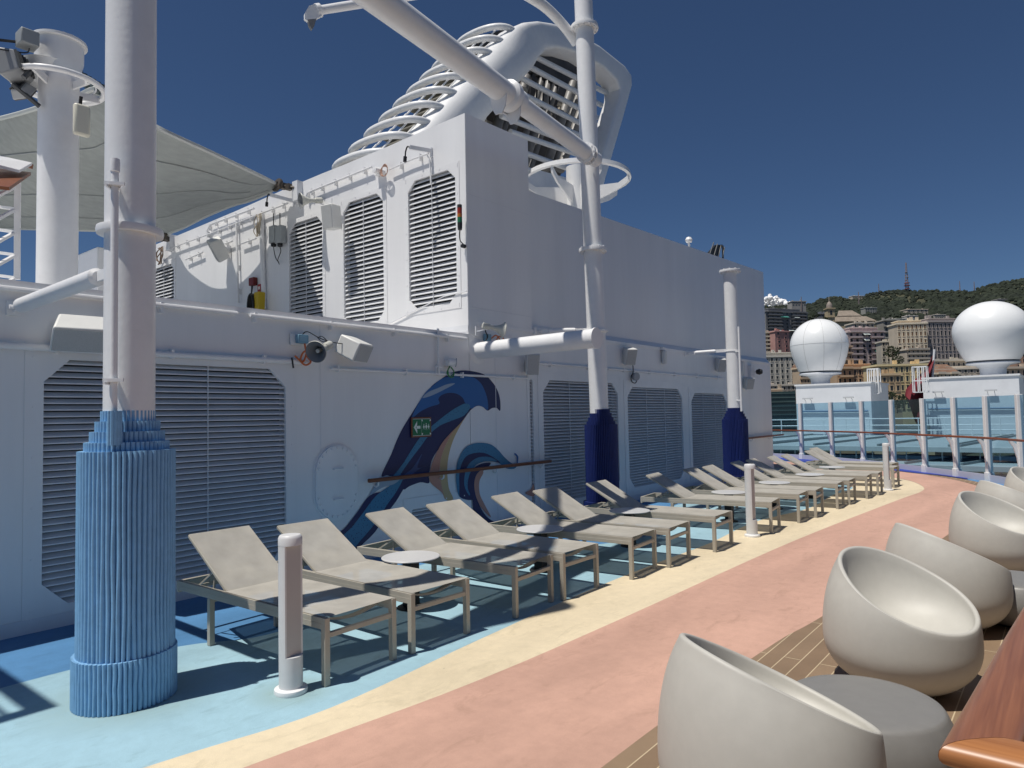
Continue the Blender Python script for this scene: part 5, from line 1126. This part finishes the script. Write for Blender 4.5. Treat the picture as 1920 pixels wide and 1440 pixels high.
# lower deck canopies
def slab_at(name,label,x0,x1,ynear,yfar,dn,df,m,th=.35,cat='canopy'):
    a=at(x0,ynear,dn); b=at(x1,ynear,dn); z=a.z; Ya=min(a.y,b.y)
    return None
CAN=mat('canopy_white',(.50,.53,.53),.5,nscale=.7,namt=.15); DECKD=mat('lower_deck_dark',(.10,.10,.10),.7,nscale=.5,namt=.4)
def canopy(label,Y0,Y1,z,x0=-34,x1=14,ribs=16):
    t=thing('canopy_roof',label,'canopy',(-8,Y0,z),0,'flat pale canopy roofs on the lower deck'); mb=MB(); mb.box((x0,0,-.25),(x1,Y1-Y0,0)); mb.build('roof_sheet',CAN,t,.02)
    mb=MB()
    for k in range(ribs):
        x=x0+(x1-x0)*(k+.5)/ribs; mb.bar((x,.1,.06),(x+1.6,Y1-Y0-.2,.06),.10,.10); 
        if k%3==0: mb.bar((x+.4,.1,.06),(x+2.0,Y1-Y0-.2,.06),.10,.10)
    mb.build('roof_bars',mat('bar_grey',(.25,.28,.28),.5),t)
    mb=MB()
    for k in range(ribs*4):
        x=x0+(x1-x0)*(k+.5)/(ribs*4); mb.box((x,.5,-1.3),(x+.06,.56,-.25))
    mb.build('fins',mat('fin_grey',(.35,.38,.38),.5),t); return t
canopy('upper pale canopy roof with slanting bars behind the glass screen',38,54,-.10)
canopy('lower pale canopy roof nearer to the glass screen',36,43.5,-.81,ribs=22)
flat('lower_deck',[(-60,27.6),(40,27.6),(40,60),(-60,60)],-3.6,DECKD)
flat('far_deck',[(-45,54.1),(25,54.1),(25,64),(-45,64)],-.16,mat('far_deck_grey',(.30,.33,.33),.7,nscale=.4,namt=.3))
t=thing('ship_hull_side','white band of the deck edge below the glass screen','wall',(0,0,0)); mb=MB()
for a,b in zip(GL[6:],GL[7:]):
    if a[1]<9: continue
    A_=V((a[0],a[1],-.004)); B_=V((b[0],b[1],-.004)); mb.add([A_,B_,B_+V((0,0,-3.6)),A_+V((0,0,-3.6))],[(0,1,2,3)])
mb.build('plate',WHITE2,t,solid=.05)
t=thing('deck_railing','pale tubular railing along the far lower deck','railing',(-8,53.4,-.1)); mb=MB()
for z in (.35,.7,1.15): mb.tube([(-18,0,z),(20,0,z)],.035,6)
for k in range(26): mb.tube([(-18+k*1.5,0,0),(-18+k*1.5,0,1.15)],.035,6)
mb.build('rails',WHITE,t)
for i,(x,w) in enumerate(((1712,14),(1795,10),(1900,10))):
    c=at(x,800,49); t=thing('deck_locker',['dark low locker behind the glass, left of the right deckhouse','dark upright locker behind the glass in front of the right deckhouse','dark davit gear behind the glass at the right edge'][i],'locker',(c.x,c.y,-.1)); mb=MB(); mb.box((-.5-.5*(i==0),-.3,0),(.4+.6*(i==0),.4,.6 if i==0 else 1.3)); mb.box((-.3,-.35,.1),(.3,-.3,.5)); mb.build('box',mat('locker_grey',(.18,.2,.2),.5),t,.04)
for i,(x,y) in enumerate(((1790,880),(1830,884),(1875,890),(1905,893))):
    c=at(x,y,30); t=thing('slide_tube','x','tube',(c.x,c.y,-3.2),R(20),'curved pale tubes on the pool deck below the glass'); mb=MB(); mb.tube([(2.2*math.cos(q),0,1.9*math.sin(q)) for q in [PI*j/20 for j in range(21)]],.12,8); mb.build('tube',WHITE,t); t['label']='curved pale tube on the lower pool deck, %s from the left'%['first','second','third','fourth'][i]
# ================================================================ TOWN
WIN=mat('window_dark',(.03,.035,.04),.3); SHUT=mat('shutter_brown',(.16,.09,.05),.6); AWN=mat('awning_pale',(.62,.68,.66),.6); AWG=mat('awning_green',(.07,.28,.24),.6)
def facade_window(m=WIN,w=1.2,h=1.9):
    mb=MB(); mb.box((-w/2,-.12,0),(w/2,.02,h)); return mb
def building(name,label,x0,x1,yt,yb,d,col,floors,cols,balc=0,side=.35,yaw=0,roof=None,cornice=True,win=WIN,frame=None,awn=0,ww=.42,wh=.58,cat='building',setback=0,rl=1,rnd_=0):
    if cat=='villa': d=(ground_d((x0+x1)/2,yb+2) or d)
    a=at(x0,yb,d); b=at(x1,yb,d); top=at((x0+x1)/2,yt,d); w=(b-a).length; zb=a.z-25; H=top.z-a.z
    hd=V((b.x-a.x,b.y-a.y,0)).normalized(); ang=math.atan2(hd.y,hd.x)+yaw; c=(a+b)/2
    t=thing(name,label,cat,(c.x,c.y,a.z),ang,'town buildings on the hillside'); dp=w*side+6
    col=tuple(min(.72,c*1.5) for c in col); m=mat('stucco_'+label[:18],col,.8,nscale=.12,namt=.22)
    mb=MB(); mb.box((-w/2,0,-25),(w/2,dp,H)); 
    if setback: mb.box((-w/2*.8,2,H),(w/2*.7,dp-1,H+setback))
    mb.build('wall',m,t)
    if cornice:
        mb=MB(); mb.box((-w/2-.6,-.6,H-.4),(w/2+.6,dp+.6,H+.5))
        if setback: mb.box((-w/2*.8-.4,1.6,H+setback),(w/2*.7+.4,dp-.6,H+setback+.4))
        mb.build('cornice',mat('cornice_'+label[:14],tuple(min(.8,c*1.25) for c in col),.7),t)
    if roof:
        mb=MB(); h=roof[0]; mb.add([(-w/2-.5,-.5,H+.3),(w/2+.5,-.5,H+.3),(w/2+.5,dp+.5,H+.3),(-w/2-.5,dp+.5,H+.3),(-w/2*.6,dp/2,H+h),(w/2*.6,dp/2,H+h)],[(0,1,5,4),(1,2,5),(2,3,4,5),(3,0,4)]); mb.build('roof',roof[1],t)
    fh=H/floors; cw=w/cols; rnd=random.Random(hash(label)%999 if False else len(label)+int(x0))
    base=None
    fr=frame or mat('trim_'+label[:14],tuple(min(.75,c*1.2) for c in col),.7)
    nwin=0
    for f in range(floors):
        for k in range(cols):
            if nwin>96: break
            mb=MB(); x=-w/2+cw*(k+.5); z=fh*f+fh*.2
            if base is None:
                mb.box((-cw*ww/2,-.15,0),(cw*ww/2,.05,fh*wh)); o=mb.build('window',win,t); base=o; o.location=(x,0,z)
                mb2=MB(); mb2.box((-cw*ww/2-.25,-.22,-.25),(-cw*ww/2,.02,fh*wh+.2)); mb2.box((cw*ww/2,-.22,-.25),(cw*ww/2+.25,.02,fh*wh+.2)); mb2.box((-cw*ww/2-.35,-.3,fh*wh),(cw*ww/2+.35,.02,fh*wh+.3)); mb2.box((-cw*ww/2-.3,-.3,-.3),(cw*ww/2+.3,.02,-.05)); fo_=mb2.build('frame',fr,o)
            else:
                o=base.copy(); COL.objects.link(o); o.location=(x+rnd.uniform(-.05,.05)*cw,0,z)
                if w*H>1: f2=fo_.copy(); COL.objects.link(f2); f2.parent=o
                if rnd.random()<.3: o.scale=(1,1,rnd.uniform(.75,1))
            nwin+=1
    if balc:
        for f in range(1,floors+1):
            mb=MB(); z=fh*f-.1
            segs=[(-w/2,w/2)] if balc==1 else [(-w/2+w*.05,-w/2+w*.38),(w/2-w*.38,w/2-w*.05)]
            for p,q in segs:
                mb=MB(); mb.box((p,-1.5,z-.18),(q,0,z)); mb.box((p,-1.5,z),(q,-1.42,z+.95)); mb.build('balcony',mat('balc_'+label[:14],tuple(min(.75,c*1.1) for c in col),.7),t)
    for k in range(awn):
        mb=MB(); f=rnd.randrange(1,floors); x=rnd.uniform(-w*.4,w*.2); z=fh*f+fh*.75
        mb.prism([(x,-.1,z),(x,-2.0,z-1.2),(x,-2.0,z-1.25),(x,-.1,z-.1)],(1,0,0),w*rnd.uniform(.12,.22)); mb.build('awning',AWN if rnd.random()<.6 else AWG,t)
    # side windows
    mb=MB()
    for f in range(floors):
        for k in range(3): mb.box((w/2,dp*(.15+.28*k),fh*f+fh*.2),(w/2+.1,dp*(.15+.28*k)+1.4,fh*f+fh*.7))
    mb.build('window',WIN,t)
    for k in range(3): mb=MB(); x=rnd.uniform(-w*.4,w*.35); mb.box((x,dp*.3,H),(x+1.5,dp*.3+1.5,H+rnd.uniform(1.5,3)+setback)); mb.build('chimney',m,t)
    return t
GRY=(.13,.13,.135)
building('apartment_block','dark concrete apartment block with long balconies at the far left of the town',1428,1526,585,630,640,(.15,.15,.155),7,9,balc=2,awn=4,yaw=.35,setback=3,win=WIN,cat='apartment block')
building('apartment_block','narrow cream flats with green awnings left of the pink block',1432,1452,624,668,560,(.34,.31,.25),6,3,balc=1,awn=2,cat='apartment block')
building('apartment_block','narrow dull pink apartment block with a plain side wall',1452,1484,621,668,555,(.34,.19,.17),6,2,yaw=.3,cat='apartment block',ww=.25)
building('palazzo','pale ornate house with scaffold netting behind the left radome',1434,1502,668,724,470,(.38,.36,.32),5,7,setback=2.5,cat='building')
building('apartment_block','slim dark building immediately left of the church tower',1536,1554,588,640,640,(.13,.135,.15),7,3,balc=1,cat='apartment block')
building('apartment_block','wide mauve grey flats with wrapped balconies right of the left radome',1590,1664,622,686,500,(.36,.30,.29),6,6,balc=2,awn=4,setback=3,yaw=.12,cat='apartment block')
building('apartment_block','dark banded building between the church and the grand palace',1660,1690,600,690,560,(.22,.21,.19),8,3,balc=1,cat='apartment block')
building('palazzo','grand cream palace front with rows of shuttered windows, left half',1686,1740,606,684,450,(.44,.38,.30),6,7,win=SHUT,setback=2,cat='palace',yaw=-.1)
building('palazzo','grey shaded right half of the grand palace beside the large radome',1740,1812,602,690,455,(.28,.25,.235),6,9,win=WIN,setback=2,cat='palace',yaw=.12)  # same palace; this half's shade is put into its darker stucco colour
building('town_house','long yellow ochre house with dark windows under the grand palace',1650,1748,684,770,330,(.46,.35,.20),5,10,yaw=-.04,cat='town house')
building('town_house','ochre terraced house directly right of the left radome pedestal',1572,1650,690,770,360,(.36,.25,.16),5,8,balc=2,setback=2,cat='town house')
building('town_house','narrow ochre tower house between the two deckhouses',1655,1692,702,770,290,(.36,.27,.17),4,3,cat='town house')
building('palazzo','grey ornate terraced house with balustrades left of the large radome',1748,1842,676,730,380,(.36,.33,.28),4,10,balc=1,cat='palace')
building('palazzo','brown arcaded house at the right edge beside the large radome',1876,1960,690,760,360,(.36,.30,.24),4,8,balc=1,cat='palace')
building('apartment_block','brick red narrow house at the far right edge',1905,1960,650,692,420,(.30,.19,.14),4,5,cat='apartment block')
building('town_house','light house row at the foot of the hill under the pink block',1434,1500,722,745,400,(.34,.31,.27),2,8,cat='town house')
for i,(lb_,x0,x1,yt,yb,d,c,fl,cc) in enumerate((
 ('cream house with dark windows between the mauve flats and the grand palace',1655,1690,640,690,470,(.36,.33,.28),5,4),
 ('low ochre house peeking right of the netted house',1500,1520,690,730,420,(.36,.28,.2),4,3),
 ('pale house roof line just above the mauve flats',1600,1640,606,625,560,(.38,.34,.29),2,5),
 ('tan terrace house below the netted house at the left',1434,1475,738,760,330,(.33,.28,.22),3,6),
 ('tall tan house behind the right ladder cage',1700,1745,655,700,430,(.35,.31,.26),5,5),
 ('light stone house right of the red flag',1755,1800,700,735,350,(.38,.34,.28),4,6),
 ('stone house directly under the large radome',1800,1880,690,730,370,(.36,.32,.27),4,8),
 ('small orange house between the bell tower and church',1575,1600,650,700,450,(.38,.27,.19),4,3),
 ('cream block above the right ladder cage, behind the palace',1812,1870,598,640,600,(.34,.31,.28),4,6),
 ('beige block right of the large radome neck',1890,1930,600,655,520,(.36,.31,.26),5,4))):
    building('town_house',lb_,x0,x1,yt,yb,d,c,fl,cc,cat='town house',balc=i%3,yaw=(-.2,.15,.05)[i%3],setback=2 if i%2 else 0,roof=(5,mat('roof_tile',(.26,.15,.10),.8,nscale=.5,namt=.4)) if i%4==1 else None)
# small villas on the hill
for i,(x0,x1,yt,yb,d,c) in enumerate(((1598,1620,555,562,1200,(.40,.36,.30)),(1700,1742,580,592,900,(.38,.33,.27)),(1752,1774,590,598,850,(.36,.33,.29)),(1622,1645,577,590,800,(.25,.25,.23)),(1700,1722,592,604,700,(.36,.34,.31)),(1870,1893,561,568,1100,(.22,.21,.2)),(1484,1512,565,572,900,(.24,.23,.22)),(1664,1700,598,606,640,(.42,.40,.36)))):
    building('hill_villa',['small pale villa on the ridge behind the church','wide villa halfway up the green hill','small villa right of the wide hillside villa','grey stepped villa above the church nave','flat roofed villa above the grand palace','faint grey house on the hill behind the large radome','low roof with antennas above the dark block','white roof terrace house above the palace'][i],x0,x1,yt,yb,d,c,2,5,cat='villa',side=.3,yaw=.1)
# church
c=at(1620,625,620); t=thing('church','large cream church with a pitched nave roof and rounded apse above the town','church',c,math.atan2(rt.y,rt.x)); CR=mat('church_cream',(.46,.38,.25),.8,nscale=.1,namt=.15); RF=mat('church_roof',(.30,.25,.20),.8,nscale=.3,namt=.3)
s=620/F
mb=MB(); mb.box((-52*s,0,-20),(22*s,22,22*s)); mb.box((-42*s,6,22*s),(0,18,34*s)); mb.build('nave',CR,t)
mb=MB(); mb.prism([(-54*s,-.8,22*s),(-44*s,6,34*s),(2*s,6,34*s),(24*s,-.8,22*s)],(0,.0,1),.5); mb.prism([(-54*s,-.8,22*s),(24*s,-.8,22*s),(14*s,8,33*s),(-46*s,8,33*s)],(0,0,1),.6)
mb.prism([(-44*s,5,34*s),(2*s,5,34*s),(-8*s,12,46*s),(-34*s,12,46*s)],(0,0,1),.6); mb.build('roof',RF,t)
mb=MB(); mb.lathe([(18*s,-20),(18*s,22*s),(19*s,22*s),(2,31*s),(0,32*s)],28,M.Translation((22*s,12,0)),False); mb.build('apse',CR,t)
mb=MB()
for x in (-30,-12,6): mb.box((x*s,-.2,4*s),(x*s+2,0,12*s))
mb.box((24*s,-6.5,4*s),(28*s,-3,14*s)); mb.build('window',WIN,t)
c=at(1559.5,612,600); t=thing('bell_tower','slender cream bell tower with a small dome left of the church','tower',c,math.atan2(rt.y,rt.x)); s=600/F
mb=MB(); mb.box((-6.5*s,0,-25),(6.5*s,13*s,34*s)); mb.build('shaft',CR,t)
mb=MB(); mb.box((-7.6*s,-1.1*s,17*s),(7.6*s,14*s,18.6*s)); mb.box((-8*s,-1.5*s,33*s),(8*s,14.5*s,35*s)); mb.build('cornice',CR,t)
mb=MB(); mb.lathe([(5.5*s,34*s),(5.5*s,39*s),(5*s,42*s),(3*s,46*s),(.8*s,48*s),(.5*s,56*s),(0,57*s)],20,M.Translation((0,6.5*s,0))); mb.build('dome',mat('dome_grey',(.26,.22,.19),.7),t)
mb=MB(); mb.box((-2*s,-.2*s,22*s),(2*s,0,30*s)); mb.box((-1.5*s,-.2*s,5*s),(1.5*s,0,12*s)); mb.build('opening',WIN,t)
# masts
def mast(label,x,yb,yt,d,rich=False):
    c=at(x,yb,d); s=d/F; h=(yb-yt)*s; t=thing('antenna_mast',label,'antenna mast',c,0,'antenna masts on the ridge'); mb=MB(); w=(5 if rich else 1.4)*s
    for a,b in ((-1,-1),(1,-1),(1,1),(-1,1)): mb.bar((a*w/2,b*w/2,-8),(a*w*.12,b*w*.12,h),.5*s if not rich else .8*s,.5*s)
    n=12
    for k in range(n):
        z=h*k/n; q=w/2*(1-.76*k/n); mb.bar((-q,-q,z),(q,-q,z+h/n),.4*s,.4*s); mb.bar((q,-q,z),(-q,-q,z+h/n),.4*s,.4*s)
    mb.build('lattice',mat('mast_metal',(.30,.24,.24),.6),t)
    if rich:
        rnd=random.Random(2); mb=MB()
        for z,r_ in ((3,8),(9,9),(14,8),(20,3)):
            mb.lathe([(0,z*s),(r_*.6*s,z*s),(r_*.6*s,z*s+.8*s),(0,z*s+.8*s)],12)
        mb.build('platform',mat('mast_red',(.30,.09,.08),.6),t); mb=MB()
        for k in range(22):
            q=rnd.uniform(0,2*PI); z=rnd.choice([5,8,11,15,19,24,29,34])*s; r_=rnd.uniform(2,5.5)*s if z<16*s else rnd.uniform(1,3)*s
            mb.lathe([(0,0),(1.5*s,.5*s),(1.6*s,.9*s),(0,.6*s)],8,M.Translation((r_*math.cos(q),r_*math.sin(q),z)))
        mb.build('dishes',mat('dish_white',(.6,.6,.62),.5),t)
mast('tall television mast with dishes on the ridge',1701,545,492,1450,True)
mast('thin antenna on the ridge left of the television mast',1648,548,532,1450)
mast('left one of two thin antennas on the ridge at right',1800,544,527,1450)
mast('right one of two thin antennas on the ridge at right',1827,543,528,1450)
mast('thin antenna beside the small villa on the ridge',1610,562,547,1200)
mast('cluster antenna on the roof behind the dark apartment block',1503,576,556,900)
# green netted terminal
c=at(1470,800,150); t=thing('glazed_terminal','dark green glazed harbour building seen left of the deckhouses','building',c,math.atan2(rt.y,rt.x)); s=150/F; mb=MB(); mb.box((-50*s,0,-20),(24*s,10,66*s)); mb.build('wall',mat('terminal_green',(.05,.085,.08),.25,nscale=.5,namt=.4),t)
mb=MB()
for k in range(9): mb.box((-50*s,-.12,(62-8*k)*s),(24*s,0,(63-8*k)*s))
mb.build('glazing_bars',mat('bar_green',(.12,.18,.17),.5),t)
# ================================================================ LAND: ground, hill, woods, trees
mb=MB(); NX,NU=90,34; vs=[]
for i in range(NX+1):
    xp=1000+1600*i/NX
    for j in range(NU+1):
        u=j/NU; vs.append(hz(xp,u))
    p=hz(xp,1); q=at(xp,760,2600); vs.append(V((q.x,q.y,-40)))
m=NU+2; mb.add(vs,[(i*m+j,(i+1)*m+j,(i+1)*m+j+1,i*m+j+1) for i in range(NX) for j in range(m-1)],True)
HILL=mat('hill_ground',(.075,.070,.036),.95,nscale=.006,namt=.6,col2=(.022,.032,.017)); o=mb.build('hills',HILL); tag(o,kind='structure')
WOOD=mat('woodland_leaf',(.026,.036,.018),.9,nscale=.02,namt=.6,col2=(.008,.014,.008))
def blob(mb,p,r,rnd,n=1):
    # low poly irregular crown
    t=(1+5**.5)/2; ico=[(-1,t,0),(1,t,0),(-1,-t,0),(1,-t,0),(0,-1,t),(0,1,t),(0,-1,-t),(0,1,-t),(t,0,-1),(t,0,1),(-t,0,-1),(-t,0,1)]
    F_=[(0,11,5),(0,5,1),(0,1,7),(0,7,10),(0,10,11),(1,5,9),(5,11,4),(11,10,2),(10,7,6),(7,1,8),(3,9,4),(3,4,2),(3,2,6),(3,6,8),(3,8,9),(4,9,5),(2,4,11),(6,2,10),(8,6,7),(9,8,1)]
    k=r/1.9; mb.add([p+V((a*k*rnd.uniform(.7,1.25),b*k*rnd.uniform(.7,1.25),c*k*rnd.uniform(.6,1.2)+r*.3)) for a,b,c in ico],F_,False)
rnd=random.Random(11); mb=MB(); cnt=0
while cnt<10000:
    xp=rnd.uniform(1415,1960); u=rnd.uniform(.28,1.0); p=hz(xp,u)
    d=noise.noise(V((p.x*.006+5,p.y*.006,3)))
    if d<-.22 and u<.97 : 
        if rnd.random()<.75: continue
    blob(mb,p,rnd.uniform(2.2,6.5)*(.8 if u>.9 else 1),rnd); cnt+=1
o=mb.build('woodland',WOOD); tag(o,'dark green woodland covering the hill behind the town','woodland',kind='stuff')
LEAF=mat('leaf_green',(.035,.055,.018),.9,nscale=.3,namt=.5,col2=(.014,.024,.008)); BARK=mat('bark',(.10,.07,.05),.9)
def tree(label,x,y,d,rp,k):
    c=at(x,y,d); r=rp*d/F; t=thing('tree',label,'tree',c,0,'dark trees between the town houses'); rn=random.Random(k); mb=MB(); mb.tube([(0,0,-r),(0,0,.4*r),(r*.1,0,r*1.1)],[r*.12,r*.09,r*.04],7); mb.bar((0,0,.4*r),(r*.5,0,r*.9),r*.05,r*.05); mb.bar((0,0,.5*r),(-r*.4,0,r*1.0),r*.05,r*.05); mb.build('trunk',BARK,t)
    mb=MB()
    for q in range(150):
        v=V((rn.gauss(0,1),rn.gauss(0,1),rn.gauss(0,1))).normalized()*rn.uniform(.35,1)**.5*r; p=V((v.x*1.15,v.y,v.z*.8+r*.7)); s=r*rn.uniform(.10,.2)
        for _ in range(4):
            a=V((rn.uniform(-1,1),rn.uniform(-1,1),rn.uniform(-1,1)))*s; b=V((rn.uniform(-1,1),rn.uniform(-1,1),rn.uniform(-1,1)))*s; mb.add([p+a,p+b,p-a+b*.3],[(0,1,2)])
    mb.build('crown',LEAF,t)
tl=['tree cluster left of the grand palace, highest','tree below the grand palace corner','dark tree between the ochre houses','dark tree by the red flag','tree at the foot of the tower house','bushy tree under the mauve flats','tree behind the left ladder cage','dark tree left of the right deckhouse','tree on the terrace above the ochre house','small tree beside the apse of the church','tree beside the dark apartment block','tree between the dark block and the bell tower']
for i,(x,y,d,r) in enumerate([(1674,668,430,13),(1684,682,400,10),(1668,752,280,12),(1695,758,270,12),(1682,765,260,10),(1600,752,300,10),(1655,700,340,7),(1722,762,250,11),(1640,690,380,6),(1668,606,600,5),(1530,596,600,6),(1545,604,600,7)]): tree(tl[i],x,y,d,r,i)
g=flat('ground',[(-6000,64.5),(6000,64.5),(6000,9000),(-6000,9000)],-31,mat('quay_ground',(.16,.16,.15),.9,nscale=.02,namt=.4))
w_=flat('water',[(-6000,-6000),(6000,-6000),(6000,64),(-6000,64)],-36,mat('sea_water',(.02,.05,.07),.12,bump=.5,bscale=.5))
# cloud
CL=mat('cloud_white',(.9,.9,.9),1); mb=MB(); rnd=random.Random(5)
for k in range(260):
    x=rnd.uniform(1422,1494); f=1-abs(x-1446)/52; y=575-rnd.uniform(0,1)**.7*max(.12,f+.1*math.sin(x*.45))*20; p=at(x,y,5200+rnd.uniform(-90,90)); r=rnd.uniform(1.5,4.2)/F*5200
    n1=12; mb.lathe([(r*math.sin(PI*q/8)*rnd.uniform(.85,1.1),r*math.cos(PI*q/8)) for q in range(9)],n1,M.Translation(p))
o=mb.build('cloud',CL); tag(o,kind='structure')
# ================================================================ WORLD, SUN, CAMERA
SX,SY=.12,.375; EL=math.atan(1/math.hypot(SX,SY))
W=bpy.data.worlds.new('World'); sc.world=W; W.use_nodes=True; n=W.node_tree.nodes; l=W.node_tree.links
sk=n.new('ShaderNodeTexSky'); sk.sky_type='NISHITA'; sk.sun_disc=False; sk.sun_elevation=EL
sk.sun_rotation=math.atan2(-SX,-SY)%(2*PI)
sk.air_density=.8; sk.dust_density=.1; sk.ozone_density=10; sk.altitude=30
bg=n['Background']; bg.inputs['Strength'].default_value=SKYS; l.new(sk.outputs[0],bg.inputs[0])
sd=bpy.data.lights.new('sun','SUN'); sd.energy=SUNE; sd.angle=R(.53); sd.color=(1,.955,.88); so_=bpy.data.objects.new('sun',sd); COL.objects.link(so_)
so_.rotation_euler=V((SX,SY,-1)).to_track_quat('-Z','Y').to_euler()
cd=bpy.data.cameras.new('camera'); cam=bpy.data.objects.new('camera',cd); COL.objects.link(cam); cd.sensor_width=36; cd.lens=F/1920*36; cd.clip_start=.05; cd.clip_end=20000
b=-fwd; cam.matrix_world=M(((ci.x,cj.x,b.x,0),(ci.y,cj.y,b.y,0),(ci.z,cj.z,b.z,CH),(0,0,0,1)))
sc.camera=cam
sc.view_settings.view_transform='Standard'; sc.view_settings.look='None'; sc.view_settings.gamma=1; sc.view_settings.exposure=EXPO
sc.render.resolution_x=1024; sc.render.resolution_y=768; sc.render.engine='CYCLES'
